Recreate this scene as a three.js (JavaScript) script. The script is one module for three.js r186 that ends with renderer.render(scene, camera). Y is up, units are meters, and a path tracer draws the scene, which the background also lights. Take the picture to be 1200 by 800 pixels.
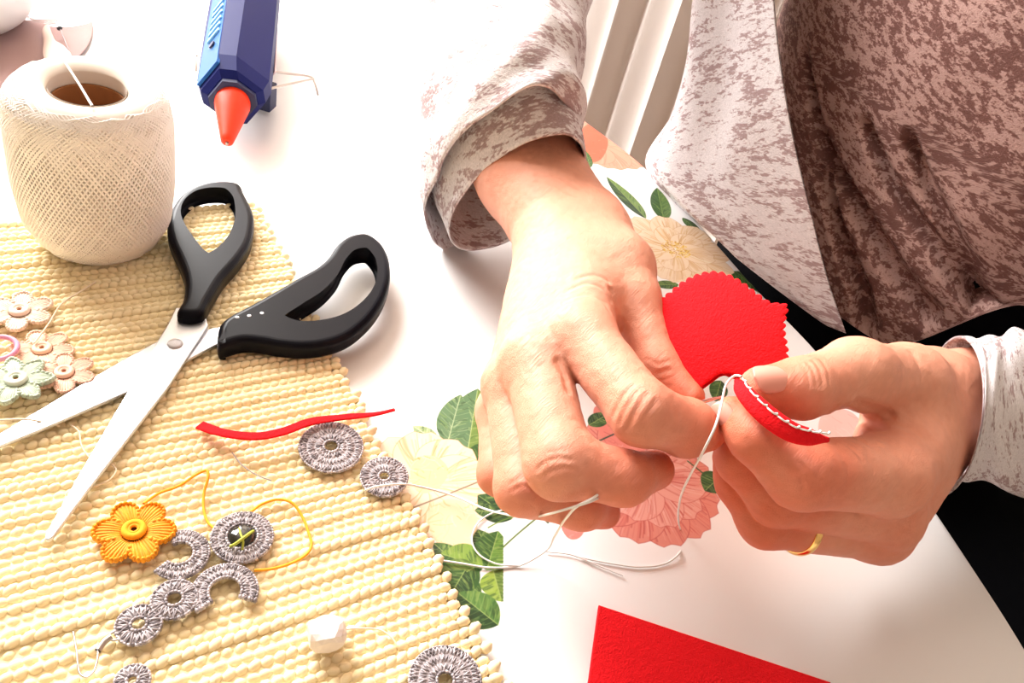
import * as THREE from 'three';
import { mergeGeometries, mergeVertices } from 'three/addons/utils/BufferGeometryUtils.js';
import { RectAreaLightUniformsLib } from 'three/addons/lights/RectAreaLightUniformsLib.js';
import { RoundedBoxGeometry } from 'three/addons/geometries/RoundedBoxGeometry.js';
import { ImprovedNoise } from 'three/addons/math/ImprovedNoise.js';

// ---------------------------------------------------------------- camera, light, exposure
// table top is y = 0, metres; the floor lies 0.74 m below
const scene = new THREE.Scene();
const camera = new THREE.PerspectiveCamera(46.546, 1.5, 0.02, 20);
camera.position.set(0, 0.27, 0);
camera.up.set(-0.27564, 0.74704, -0.60494);
camera.lookAt(0, 0.27 - 0.62932, -0.77715);
scene.add(camera);

const renderer = new THREE.WebGLRenderer({ antialias: true });
renderer.toneMapping = THREE.LinearToneMapping;
renderer.toneMappingExposure = 1.0;
renderer.shadowMap.enabled = true;
scene.background = new THREE.Color(0.75, 0.85, 1.0);

RectAreaLightUniformsLib.init();
// daylight of the window in the left wall
const WIN = { x: -1.25, z0: -2.25, z1: -0.65, y0: 0.32, y1: 1.68 };
const daylight = new THREE.RectAreaLight(0xffffff, 27, WIN.z1 - WIN.z0, WIN.y1 - WIN.y0);
daylight.color.setRGB(1.0, 0.985, 0.97);
daylight.position.set(WIN.x + 0.03, (WIN.y0 + WIN.y1) / 2, (WIN.z0 + WIN.z1) / 2);
daylight.lookAt(10, (WIN.y0 + WIN.y1) / 2, (WIN.z0 + WIN.z1) / 2);
daylight.castShadow = true;
scene.add(daylight);

// ---------------------------------------------------------------- helpers
const V = (a, b, c) => Array.isArray(a) ? new THREE.Vector3(a[0], a[1], a[2]) : new THREE.Vector3(a, b, c);
let seed = 12345;
const rnd = () => { seed = (seed * 1664525 + 1013904223) >>> 0; return seed / 4294967296; };
const rr = (a, b) => a + (b - a) * rnd();
const perlin = new ImprovedNoise();
const N3 = (x, y, z) => perlin.noise(x + 37.3, y + 11.7, z + 5.1);
const clamp = (x, a = 0, b = 1) => Math.min(b, Math.max(a, x));
const smooth = (a, b, x) => { const t = clamp((x - a) / (b - a)); return t * t * (3 - 2 * t); };
const mix = (a, b, t) => a + (b - a) * t;

function mesh(name, geo, mat, parent = scene) {
  const m = new THREE.Mesh(geo, mat); m.name = name; m.castShadow = m.receiveShadow = true; parent.add(m); return m;
}
const used = {};
function numbered(n) { const k = used[n] = (used[n] ?? -1) + 1; return k ? n + '_' + String(k).padStart(3, '0') : n; }
function tag(o, label, category, group) { o.userData.label = label; o.userData.category = category; if (group) o.userData.group = group; return o; }
function thing(name, label, category, pos = [0, 0, 0], group) {
  const g = new THREE.Group(); g.name = numbered(name); g.position.set(...pos); scene.add(g); return tag(g, label, category, group);
}
function single(name, geo, mat, label, category, group) { return tag(mesh(numbered(name), geo, mat), label, category, group); }
function struct(name, geo, mat, parent = scene) { const m = mesh(name, geo, mat, parent); m.userData.kind = 'structure'; return m; }
function box(x0, x1, y0, y1, z0, z1) { const g = new THREE.BoxGeometry(x1 - x0, y1 - y0, z1 - z0); g.translate((x0 + x1) / 2, (y0 + y1) / 2, (z0 + z1) / 2); return g; }
function std(rgb, rough = 0.8, extra = {}) { const m = new THREE.MeshPhysicalMaterial({ roughness: rough, ...extra }); m.color.setRGB(...rgb); return m; }
function merge(list) { return mergeGeometries(list.map(g => { const q = g.index ? g.toNonIndexed() : g; for (const k of Object.keys(q.attributes)) if (!['position', 'normal', 'uv', 'color'].includes(k)) q.deleteAttribute(k); return q; })); }
function shift(g, off) { g.translate(off[0], off[1], off[2]); return g; }

// a tube through points; r may be a number or a function of 0..1
function tube(pts, r, seg = 64, radial = 6, closed = false) {
  const c = new THREE.CatmullRomCurve3(pts.map(p => V(p)), closed, 'centripetal');
  const g = new THREE.TubeGeometry(c, seg, typeof r === 'number' ? r : 1, radial, closed);
  if (typeof r !== 'number') {
    const p = g.attributes.position;
    for (let i = 0; i <= seg; i++) {
      const o = c.getPointAt(i / seg), k = r(i / seg);
      for (let j = 0; j <= radial; j++) { const n = i * (radial + 1) + j; p.setXYZ(n, o.x + (p.getX(n) - o.x) * k, o.y + (p.getY(n) - o.y) * k, o.z + (p.getZ(n) - o.z) * k); }
    }
    g.computeVertexNormals();
  }
  return g;
}
// surface through closed rings of points; uv in metres
function loft(rings, { cap0 = false, cap1 = false, uvScale = 1, closed = true } = {}) {
  const n = rings[0].length, m = rings.length, pos = [], uv = [], idx = [];
  const w = n + (closed ? 1 : 0);
  let v = 0;
  for (let i = 0; i < m; i++) {
    if (i) { let s = 0; for (let j = 0; j < n; j++) s += rings[i][j].distanceTo(rings[i - 1][j]); v += s / n; }
    let u = 0;
    for (let j = 0; j < w; j++) {
      const p = rings[i][j % n]; if (j) u += p.distanceTo(rings[i][j - 1]);
      pos.push(p.x, p.y, p.z); uv.push(u * uvScale, v * uvScale);
    }
  }
  for (let i = 0; i < m - 1; i++) for (let j = 0; j < w - 1; j++) { const a = i * w + j, b = a + 1, c = a + w, d = c + 1; idx.push(a, b, c, b, d, c); }
  for (const [on, i, flip] of [[cap0, 0, false], [cap1, m - 1, true]]) if (on) {
    const c = new THREE.Vector3(); rings[i].forEach(p => c.add(p)); c.multiplyScalar(1 / n);
    const k = pos.length / 3; pos.push(c.x, c.y, c.z); uv.push(0, 0);
    for (let j = 0; j < w - 1; j++) { const a = i * w + j, b = a + 1; flip ? idx.push(a, b, k) : idx.push(b, a, k); }
  }
  const g = new THREE.BufferGeometry();
  g.setAttribute('position', new THREE.Float32BufferAttribute(pos, 3)); g.setAttribute('uv', new THREE.Float32BufferAttribute(uv, 2)); g.setIndex(idx);
  g.computeVertexNormals();
  if (closed) { // one normal on both sides of the seam
    const q = g.attributes.normal;
    for (let i = 0; i < m; i++) { const a = i * w, b = a + n, s = new THREE.Vector3(q.getX(a) + q.getX(b), q.getY(a) + q.getY(b), q.getZ(a) + q.getZ(b)).normalize(); q.setXYZ(a, s.x, s.y, s.z); q.setXYZ(b, s.x, s.y, s.z); }
  }
  return g;
}
// ring of n points from a centre and two half-axis end points
function ring(c, e1, e2, n = 64, bend) {
  const C = V(c), A = V(e1).sub(C), B = V(e2).sub(C), out = [];
  for (let j = 0; j < n; j++) { const t = j / n * Math.PI * 2; const p = C.clone().addScaledVector(A, Math.cos(t)).addScaledVector(B, Math.sin(t)); if (bend) bend(p, t, C); out.push(p); }
  return out;
}
// resample a list of rings smoothly along their length
function splineRings(rings, m) {
  const n = rings[0].length, cols = [];
  for (let j = 0; j < n; j++) cols.push(new THREE.CatmullRomCurve3(rings.map(r => r[j]), false, 'catmullrom', 0.5));
  return Array.from({ length: m + 1 }, (_, i) => cols.map(c => c.getPoint(i / m)));
}
function shell(rings, t) { // wall thickness: out along the rings, back inside
  const inn = rings.map(r => { const c = new THREE.Vector3(); r.forEach(p => c.add(p)); c.multiplyScalar(1 / r.length); return r.map(p => p.clone().addScaledVector(p.clone().sub(c).normalize(), -t)); });
  return rings.concat(inn.reverse());
}
// closed sheet with an outline of 3D points, rings towards its middle, a thickness along n and a bulge
function sheet(outline, { n = [0, 1, 0], t = 0.001, rings = 6, bulge = () => 0, center, uvScale = 1 } = {}) {
  const P = outline.map(p => V(p)), nn = V(n).normalize(), C = new THREE.Vector3();
  if (center) C.copy(V(center)); else { P.forEach(p => C.add(p)); C.multiplyScalar(1 / P.length); }
  const ax = Math.abs(nn.y) > 0.9 ? new THREE.Vector3(1, 0, 0) : new THREE.Vector3(0, 1, 0);
  const U = new THREE.Vector3().crossVectors(ax, nn).normalize(), W = new THREE.Vector3().crossVectors(nn, U);
  const k = P.length, pos = [], uv = [], idx = [];
  const put = (p, off) => { const q = p.clone().addScaledVector(nn, off); pos.push(q.x, q.y, q.z); const d = p.clone().sub(C); uv.push(d.dot(U) * uvScale, d.dot(W) * uvScale); };
  for (const side of [1, -1]) {
    const o = pos.length / 3;
    put(C.clone(), side * t / 2 + bulge(0, C));
    for (let r = 1; r <= rings; r++) for (let j = 0; j < k; j++) { const s = r / rings, p = C.clone().lerp(P[j], s); put(p, side * t / 2 * (r === rings ? 0.55 : 1) + bulge(s, p)); }
    for (let j = 0; j < k; j++) { const b = (j + 1) % k; side > 0 ? idx.push(o, o + 1 + j, o + 1 + b) : idx.push(o, o + 1 + b, o + 1 + j); }
    for (let r = 0; r < rings - 1; r++) for (let j = 0; j < k; j++) {
      const b = (j + 1) % k, a0 = o + 1 + r * k + j, a1 = o + 1 + r * k + b, c0 = a0 + k, c1 = a1 + k;
      side > 0 ? idx.push(a0, c0, a1, a1, c0, c1) : idx.push(a0, a1, c0, a1, c1, c0);
    }
  }
  const half = pos.length / 6, e = 1 + (rings - 1) * k;
  for (let j = 0; j < k; j++) { const b = (j + 1) % k; idx.push(e + j, e + half + j, e + b, e + b, e + half + j, e + half + b); }
  // make the winding face outwards
  const g = new THREE.BufferGeometry();
  g.setAttribute('position', new THREE.Float32BufferAttribute(pos, 3)); g.setAttribute('uv', new THREE.Float32BufferAttribute(uv, 2)); g.setIndex(idx); g.computeVertexNormals();
  const q = g.attributes.normal; if (q.getX(0) * nn.x + q.getY(0) * nn.y + q.getZ(0) * nn.z < 0) { for (let i = 0; i < idx.length; i += 3) { const s = idx[i]; idx[i] = idx[i + 1]; idx[i + 1] = s; } g.setIndex(idx); g.computeVertexNormals(); }
  return g;
}
// extruded outline in the table plane ([x, z] points): top at y1, bottom at y0
function slab(outline, y0, y1, { holes = [], bevel = 0.001, seg = 3, smoothN = 0 } = {}) {
  const curve = (pts) => { let p = pts.map(q => new THREE.Vector2(q[0], -q[1])); if (smoothN) p = new THREE.CatmullRomCurve3(p.map(q => new THREE.Vector3(q.x, q.y, 0)), true, 'centripetal').getPoints(smoothN).slice(0, -1).map(q => new THREE.Vector2(q.x, q.y)); return p; };
  const s = new THREE.Shape(curve(outline)); for (const h of holes) s.holes.push(new THREE.Path(curve(h)));
  const g = new THREE.ExtrudeGeometry(s, { depth: Math.max(1e-5, y1 - y0 - 2 * bevel), bevelEnabled: bevel > 0, bevelThickness: bevel, bevelSize: bevel, bevelOffset: -bevel, bevelSegments: seg, curveSegments: 8 });
  g.rotateX(-Math.PI / 2); g.translate(0, y0 + bevel, 0); return g;
}
// tileable fractal noise texture helpers
function tileNoise(size, cells, s0) {
  const L = new Float32Array(cells * cells); let s = s0 >>> 0; for (let i = 0; i < L.length; i++) { s = (s * 1664525 + 1013904223) >>> 0; L[i] = s / 4294967296; }
  const out = new Float32Array(size * size);
  for (let y = 0; y < size; y++) for (let x = 0; x < size; x++) {
    const fx = x / size * cells, fy = y / size * cells, ix = Math.floor(fx), iy = Math.floor(fy), tx = fx - ix, ty = fy - iy;
    const sx = tx * tx * (3 - 2 * tx), sy = ty * ty * (3 - 2 * ty), g = (a, b) => L[((b + cells) % cells) * cells + (a + cells) % cells];
    out[y * size + x] = mix(mix(g(ix, iy), g(ix + 1, iy), sx), mix(g(ix, iy + 1), g(ix + 1, iy + 1), sx), sy);
  }
  return out;
}
function fbm(size, cells, oct, s0) { const o = new Float32Array(size * size); let amp = 1, tot = 0; for (let k = 0; k < oct; k++) { const t = tileNoise(size, cells << k, s0 + k * 77); for (let i = 0; i < o.length; i++) o[i] += t[i] * amp; tot += amp; amp *= 0.55; } for (let i = 0; i < o.length; i++) o[i] /= tot; return o; }
function dataTex(size, fn, srgb = true, rep = 1) {
  const d = new Uint8Array(size * size * 4);
  for (let i = 0; i < size * size; i++) { const c = fn(i, i % size, Math.floor(i / size)); d[i * 4] = clamp(c[0]) * 255; d[i * 4 + 1] = clamp(c[1]) * 255; d[i * 4 + 2] = clamp(c[2]) * 255; d[i * 4 + 3] = 255; }
  const t = new THREE.DataTexture(d, size, size, THREE.RGBAFormat); t.wrapS = t.wrapT = THREE.RepeatWrapping; t.magFilter = THREE.LinearFilter; t.minFilter = THREE.LinearMipmapLinearFilter; t.generateMipmaps = true;
  if (srgb) t.colorSpace = THREE.SRGBColorSpace; t.repeat.set(rep, rep); t.needsUpdate = true; return t;
}
const grainA = fbm(512, 32, 4, 5), grainB = fbm(512, 96, 3, 91);
const feltBump = dataTex(512, i => { const v = grainB[i] * 0.6 + grainA[i] * 0.4; return [v, v, v]; }, false, 25);
const fineBump = dataTex(512, i => { const v = grainB[i]; return [v, v, v]; }, false, 60);

// ---------------------------------------------------------------- the room
const plaster = std([0.50, 0.43, 0.36], 0.95, { bumpMap: feltBump, bumpScale: 0.0004 });
const paint = std([0.82, 0.81, 0.79], 0.5);
const RX0 = -1.25, RX1 = 2.3, RZ0 = -2.45, RZ1 = 1.7, FY = -0.74, CY = 1.86;
{
  const grain = fbm(512, 8, 5, 31);
  const woodMap = dataTex(512, (i, x, y) => { const g = 0.5 + 0.5 * Math.sin((x / 512 * 24 + grain[i] * 7) * Math.PI); const k = 0.75 + 0.25 * g * grain[(i * 7) % grain.length]; return [0.62 * k, 0.47 * k, 0.34 * k]; }, true, 1);
  const wood = std([1, 1, 1], 0.5, { map: woodMap });
  const fl = struct('floor', box(RX0 - 0.2, RX1 + 0.2, FY - 0.1, FY - 0.02, RZ0 - 0.2, RZ1 + 0.2), std([0.2, 0.15, 0.1], 0.9));
  const plank = new THREE.BoxGeometry(0.194, 0.02, 1.294);
  for (let i = 0; i < 19; i++) for (let k = 0; k < 4; k++) {
    const z = RZ0 - 0.3 + k * 1.3 + (i % 2) * 0.5; const p = mesh('plank', plank, wood, fl); p.position.set(RX0 + 0.03 + i * 0.2, FY - 0.01, z);
  }
}
struct('ceiling', box(RX0 - 0.2, RX1 + 0.2, CY, CY + 0.1, RZ0 - 0.2, RZ1 + 0.2), plaster);
struct('wall_back', box(RX0 - 0.2, RX1 + 0.2, FY, CY, RZ0 - 0.15, RZ0), plaster);
struct('wall_front', box(RX0 - 0.2, RX1 + 0.2, FY, CY, RZ1, RZ1 + 0.15), plaster);
struct('wall_right', box(RX1, RX1 + 0.15, FY, CY, RZ0, RZ1), plaster);
struct('wall_left', merge([
  box(RX0 - 0.15, RX0, FY, WIN.y0, RZ0, RZ1), box(RX0 - 0.15, RX0, WIN.y1, CY, RZ0, RZ1),
  box(RX0 - 0.15, RX0, WIN.y0, WIN.y1, RZ0, WIN.z0), box(RX0 - 0.15, RX0, WIN.y0, WIN.y1, WIN.z1, RZ1)]), plaster);
{
  const w = struct('window_1', merge([
    box(RX0 - 0.09, RX0 - 0.03, WIN.y0, WIN.y0 + 0.05, WIN.z0, WIN.z1), box(RX0 - 0.09, RX0 - 0.03, WIN.y1 - 0.05, WIN.y1, WIN.z0, WIN.z1),
    box(RX0 - 0.09, RX0 - 0.03, WIN.y0, WIN.y1, WIN.z0, WIN.z0 + 0.05), box(RX0 - 0.09, RX0 - 0.03, WIN.y0, WIN.y1, WIN.z1 - 0.05, WIN.z1)]), paint);
  const glow = new THREE.MeshStandardMaterial({ color: 0xffffff, roughness: 1, emissive: 0xffffff, emissiveIntensity: 5 });
  mesh('pane', box(RX0 - 0.11, RX0 - 0.095, WIN.y0, WIN.y1, WIN.z0, WIN.z1), glow, w);   // bright overcast sky seen in the panes
}
// curtain that hangs behind the sitter
{
  const cloth = std([0.88, 0.80, 0.75], 0.9, { bumpMap: fineBump, bumpScale: 0.0003 });
  const g = tag(new THREE.Group(), 'pale beige pleated curtain hanging behind the sitter', 'curtain'); g.name = numbered('curtain'); g.position.set(0.72, FY, -1.42); scene.add(g);
  const pos = [], uv = [], idx = [], nx = 360, ny = 12, w = 1.9, h = 2.5;
  for (let s = 0; s < 2; s++) for (let j = 0; j <= ny; j++) for (let i = 0; i <= nx; i++) {
    const x = (i / nx - 0.5) * w, y = 0.02 + h * j / ny, ph = x * 2 * Math.PI / 0.105 + 0.7 * N3(x * 3, y * 0.5, 0);
    const z = 0.014 * Math.sin(ph) * (0.8 + 0.3 * N3(x * 6, 3, y * 0.4)) + 0.006 * Math.sin(ph * 2.1 + 1) + (s ? -0.0025 : 0);
    pos.push(x + 0.008 * Math.sin(ph * 2), y, z); uv.push(x, y);
  }
  const W = nx + 1, O = W * (ny + 1);
  for (let s = 0; s < 2; s++) for (let j = 0; j < ny; j++) for (let i = 0; i < nx; i++) { const a = s * O + j * W + i, b = a + 1, c = a + W, d = c + 1; s ? idx.push(a, c, b, b, c, d) : idx.push(a, b, c, b, d, c); }
  const q = new THREE.BufferGeometry(); q.setAttribute('position', new THREE.Float32BufferAttribute(pos, 3)); q.setAttribute('uv', new THREE.Float32BufferAttribute(uv, 2)); q.setIndex(idx); q.computeVertexNormals();
  mesh('cloth', q, cloth, g);
  const rod = new THREE.CylinderGeometry(0.014, 0.014, 2.1, 16); rod.rotateZ(Math.PI / 2); rod.translate(0, h + 0.035, 0);
  mesh('rod', rod, paint, g);
  for (const x of [-0.9, 0.9]) mesh('bracket', shift(box(-0.012, 0.012, -0.02, 0.02, -1.03, 0), [x, h + 0.035, 0]), paint, g);
}

// ---------------------------------------------------------------- table with printed flowers
const TX = -0.22, TZ = -0.72, TS = 0.62;   // printed part of the top, metres
function printTexture() {
  const S = 2048, cv = document.createElement('canvas'); cv.width = cv.height = S; const c = cv.getContext('2d');
  const m = p => [(p[0] - TX) / TS * S, (p[1] - TZ) / TS * S], L = 0.001 / TS * S;   // L: a millimetre
  c.fillStyle = '#ffffff'; c.fillRect(0, 0, S, S);
  const path = (pts) => { const q = pts.map(m), n = q.length; c.beginPath(); for (let i = 0; i < n; i++) { const a = q[i], b = q[(i + 1) % n], mx = (a[0] + b[0]) / 2, my = (a[1] + b[1]) / 2; i ? c.quadraticCurveTo(a[0], a[1], mx, my) : c.moveTo(mx, my); } const a = q[0], b = q[1]; c.quadraticCurveTo(a[0], a[1], (a[0] + b[0]) / 2, (a[1] + b[1]) / 2); c.closePath(); };
  const line = (pts, col, w) => { const q = pts.map(m); c.beginPath(); c.moveTo(...q[0]); for (let i = 1; i < q.length - 1; i++) c.quadraticCurveTo(q[i][0], q[i][1], (q[i][0] + q[i + 1][0]) / 2, (q[i][1] + q[i + 1][1]) / 2); c.lineTo(...q[q.length - 1]); c.strokeStyle = col; c.lineWidth = w * L; c.lineCap = 'round'; c.stroke(); };
  const blob = (pts, col, speck = [], n = 0) => {
    path(pts); c.fillStyle = col; c.fill(); c.save(); c.clip();
    const q = pts.map(m), xs = q.map(a => a[0]), ys = q.map(a => a[1]), x0 = Math.min(...xs), x1 = Math.max(...xs), y0 = Math.min(...ys), y1 = Math.max(...ys);
    for (let i = 0; i < n; i++) { c.strokeStyle = speck[i % speck.length]; c.globalAlpha = rr(0.25, 0.7); c.lineWidth = rr(0.15, 0.7) * L; const x = rr(x0, x1), y = rr(y0, y1), a = rr(0, 6.3), l = rr(2, 9) * L; c.beginPath(); c.moveTo(x, y); c.quadraticCurveTo(x + Math.cos(a) * l * 0.5 + rr(-2, 2) * L, y + Math.sin(a) * l * 0.5 + rr(-2, 2) * L, x + Math.cos(a) * l, y + Math.sin(a) * l); c.stroke(); }
    c.globalAlpha = 1; c.restore();
  };
  const petal = (cx, r, a, len, wid, cols) => { // a rounded petal growing from a flower's middle
    const o = m(cx); c.save(); c.translate(o[0], o[1]); c.rotate(a); c.translate(r * L, 0);
    const pt = () => { c.beginPath(); c.moveTo(-2 * L, 0); c.bezierCurveTo(0, -wid * 0.7 * L, len * 0.7 * L, -wid * 0.75 * L, len * L, -wid * 0.16 * L); c.bezierCurveTo(len * 0.95 * L, 0, len * 0.95 * L, 0, len * L, wid * 0.16 * L); c.bezierCurveTo(len * 0.7 * L, wid * 0.75 * L, 0, wid * 0.7 * L, -2 * L, 0); };
    pt(); c.fillStyle = cols[0]; c.fill(); c.save(); c.clip();
    for (let i = 0; i < 60; i++) { c.strokeStyle = cols[1 + i % (cols.length - 1)]; c.globalAlpha = rr(0.12, 0.5); c.lineWidth = rr(0.15, 0.9) * L; const y = rr(-0.5, 0.5) * wid * L; c.beginPath(); c.moveTo(rr(-1, len * 0.4) * L, y * 0.3); c.quadraticCurveTo(len * 0.5 * L, y * 0.9, rr(len * 0.6, len) * L, y); c.stroke(); }
    c.restore(); pt(); c.globalAlpha = 0.55; c.strokeStyle = cols[cols.length - 1]; c.lineWidth = 0.35 * L; c.stroke(); c.globalAlpha = 1; c.restore();
  };
  const leaf = (a, b, w, col, vein, dark) => {
    const p = m(a), q = m(b), len = Math.hypot(q[0] - p[0], q[1] - p[1]), ang = Math.atan2(q[1] - p[1], q[0] - p[0]); c.save(); c.translate(p[0], p[1]); c.rotate(ang); const W = w * L;
    const half = s => { c.beginPath(); c.moveTo(0, 0); c.bezierCurveTo(len * 0.2, s * W * 1.25, len * 0.7, s * W * 1.05, len, 0); c.closePath(); };
    half(1); c.fillStyle = col; c.fill(); half(-1); c.fillStyle = dark; c.fill();
    for (const sd of [1, -1]) { c.save(); half(sd); c.clip(); for (let i = 0; i < 34; i++) { c.strokeStyle = [G3, vein, '#1d3a16', '#8fa850'][i % 4]; c.globalAlpha = rr(0.12, 0.45); c.lineWidth = rr(0.3, 1.1) * L; const x = rr(0, len), y = sd * rr(0, W); c.beginPath(); c.moveTo(x, y * 0.4); c.quadraticCurveTo(x + len * 0.05, y * 0.8, x + len * rr(0.05, 0.16), y + sd * W * 0.15); c.stroke(); } c.restore(); } c.globalAlpha = 1;
    c.strokeStyle = vein; c.lineWidth = 0.35 * L; c.beginPath(); c.moveTo(0, 0); c.lineTo(len * 0.96, 0); c.stroke(); c.lineWidth = 0.18 * L; c.globalAlpha = 0.8;
    for (let i = 1; i < 8; i++) for (const s of [-1, 1]) { const x = len * i / 9; c.beginPath(); c.moveTo(x, 0); c.quadraticCurveTo(x + len * 0.06, s * W * 0.4, x + len * 0.13, s * W * 0.72 * Math.sin(Math.PI * (0.15 + 0.75 * i / 9))); c.stroke(); }
    c.globalAlpha = 1; c.restore();
  };
  const rose = (ctr, R, cols, mid, squash = 1) => {
    for (let k = 0; k < 9; k++) petal(ctr, R * 0.25, k / 9 * 6.283 + 0.3, R * 0.8, R * 0.62, cols);
    for (let k = 0; k < 7; k++) petal(ctr, R * 0.08, k / 7 * 6.283 + 0.8, R * 0.62, R * 0.5, cols);
    const o = m(ctr); for (let i = 0; i < 160; i++) { const a = rr(0, 6.28), d = Math.sqrt(rnd()) * R * 0.26 * L; c.fillStyle = mid[i % mid.length]; c.beginPath(); c.arc(o[0] + Math.cos(a) * d, o[1] + Math.sin(a) * d, rr(0.3, 0.8) * L, 0, 7); c.fill(); }
  };
  const G1 = '#5f7d33', G2 = '#2f5a22', G3 = '#1a3f1a', VE = '#a3b868', SAGE = '#5f8258', CREAM = ['#f8dfc2', '#e9c48e', '#dcab6c', '#fdf0d8', '#c98f55'];
  const PINK = ['#e99484', '#d96457', '#f3b8ab', '#c94d45', '#b03d38'];
  // salmon flower at the table's edge
  for (let k = 0; k < 10; k++) petal([.0263,-.6114], 6, k / 10 * 6.283, 36, 34, ['#f6a287', '#f2856a', '#fbc4ae', '#e9674f']);
  blob([[.003,-.6008],[.0108,-.6505],[.0321,-.6291],[.0293,-.5778],[.015,-.5687]], '#ef6a4c', ['#f9a98f', '#d8452f'], 30);
  leaf([.021,-.5634], [.0141,-.5901], 4, G2, VE, G3);
  // cream rose beside the red felt
  leaf([.0676,-.509], [.0346,-.5556], 8, '#6e8f45', VE, G3); leaf([.0808,-.5139], [.0741,-.5611], 9, '#5d8040', VE, G2); leaf([.0947,-.5257], [.1088,-.5098], 5, G2, VE, G3); leaf([.0698,-.5027], [.0543,-.4989], 5, G1, VE, G2);
  leaf([.1245,-.4553], [.1433,-.4754], 8, G1, VE, G2); leaf([.1323,-.4719], [.1507,-.4531], 6, G2, VE, G3); leaf([.0925,-.4362], [.0757,-.4268], 5, G1, VE, G2);
  rose([.0902,-.4785], 40, CREAM, ['#e9b93a', '#f3d36a', '#c98f2e']);
  // cream flower half under the knitted mat, and its leaves
  leaf([-.0057,-.2483], [-.0099,-.2902], 13, '#6f8c40', '#c3cf8c', SAGE); leaf([-.0156,-.2488], [-.017,-.2827], 9, SAGE, '#c8d6a8', '#64865c'); leaf([-.0204,-.2486], [-.0332,-.2537], 5, '#a9bf8c', '#dfe8c8', '#8aa676');
  leaf([-.002,-.2389], [.0078,-.258], 9, G1, VE, G2);
  for (let k = 0; k < 9; k++) petal([-.0186,-.2235], 3, k / 9 * 6.283 + 0.2, 27, 25, CREAM);
  blob([[-.0297,-.2326],[-.0213,-.2411],[-.0101,-.2359],[-.0123,-.2214],[-.0221,-.2154]], '#f1cda2', ['#e3a24c', '#f0cf9b', '#fbe6c6'], 70);
  blob([[-.0158,-.2101],[-.0065,-.2211],[.0068,-.2163],[.0083,-.1988],[.0011,-.1896],[-.0097,-.197]], '#f3d5b0', ['#f0cf9b', '#e3b67a', '#fff2dc'], 50);
  line([[-.0247,-.2051],[-.0129,-.2164],[.0078,-.2374]], '#8d7a62', 0.7);
  leaf([.0209,-.2176], [.0041,-.225], 9, G2, VE, G3); leaf([.0219,-.2208], [.0063,-.2333], 7, G2, VE, G3); leaf([.0149,-.2192], [.0045,-.2165], 4, G3, VE, G3);
  line([[.0347,-.2273],[.0255,-.2128],[.0173,-.1976],[.012,-.1883]], '#54702f', 0.7); line([[.0275,-.2237],[.0173,-.2163],[.0119,-.2098]], '#6a8a3a', 0.6); line([[.0387,-.2258],[.0331,-.2219]], G3, 1.2); line([[.0363,-.2212],[.032,-.2244]], G3, 1.0);
  // leaf cluster that the print's straight border cuts off
  c.save(); { const q = [[-.0146,-.2087],[.0167,-.2199],[.027,-.1654],[-.0008,-.1568]].map(m); c.beginPath(); q.forEach((p, i) => i ? c.lineTo(...p) : c.moveTo(...p)); c.clip(); }
  leaf([.0051,-.1876], [-.0081,-.1949], 6, G2, VE, G3); leaf([.0114,-.1848], [.0087,-.1722], 6, '#5d8434', VE, G2); leaf([.0152,-.1969], [.0079,-.2075], 6, G2, VE, G3);
  leaf([.0154,-.1894], [.0164,-.2096], 9, '#5f8a34', VE, G2); leaf([.0187,-.1905], [.0322,-.182], 12, '#86a83e', VE, G1); leaf([.0138,-.1901], [-.0042,-.1911], 10, '#7c9f3e', VE, G2); leaf([.0115,-.1906], [-.0009,-.1752], 9, G1, VE, G2); leaf([.018,-.1903], [.0239,-.1778], 8, '#93b043', VE, G1); leaf([.0071,-.1866], [.0036,-.1721], 7, G2, VE, G3); c.restore();
  leaf([.0246,-.1675], [.0064,-.1761], 9, '#54803a', VE, G3);
  // pink rose under the hands
  for (let k = 0; k < 12; k++) petal([.0764,-.262], 8, k / 12 * 6.283 + 0.1, 30, 26, PINK);
  for (let k = 0; k < 9; k++) petal([.0797,-.2632], 2, k / 9 * 6.283 + 0.5, 26, 22, ['#efab9d', '#d96a5e', '#f6cabf', '#bd4640']);
  blob([[.0411,-.2228],[.047,-.2278],[.0534,-.2258],[.0513,-.2171],[.0455,-.2151]], '#ea8d82', ['#c9574e', '#f7c0b5'], 14);
  blob([[.0462,-.3039],[.0643,-.3049],[.0831,-.2874],[.0707,-.2738],[.0555,-.2766]], '#ef8d80', ['#c9574e', '#f7c0b5'], 40);
  line([[.0494,-.2731],[.0612,-.286],[.0695,-.2942]], '#3c4c3a', 0.8); leaf([.048,-.2868], [.0575,-.2995], 5, G2, VE, G3); leaf([.1162,-.2791], [.1074,-.2653], 8, G2, VE, G3); line([[.0989,-.2817],[.1075,-.2759]], '#3a5a30', 0.8); leaf([.1182,-.3511], [.1142,-.3322], 6, G2, VE, G3);
  blob([[.175,-.3503],[.1965,-.3606],[.2023,-.3373],[.1827,-.3199],[.1702,-.3215]], '#f3cfc6', ['#e7aaa0', '#fbe9e4'], 20);
  const t = new THREE.CanvasTexture(cv); t.colorSpace = THREE.SRGBColorSpace; t.wrapS = t.wrapT = THREE.ClampToEdgeWrapping; t.anisotropy = 8; return t;
}
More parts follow.
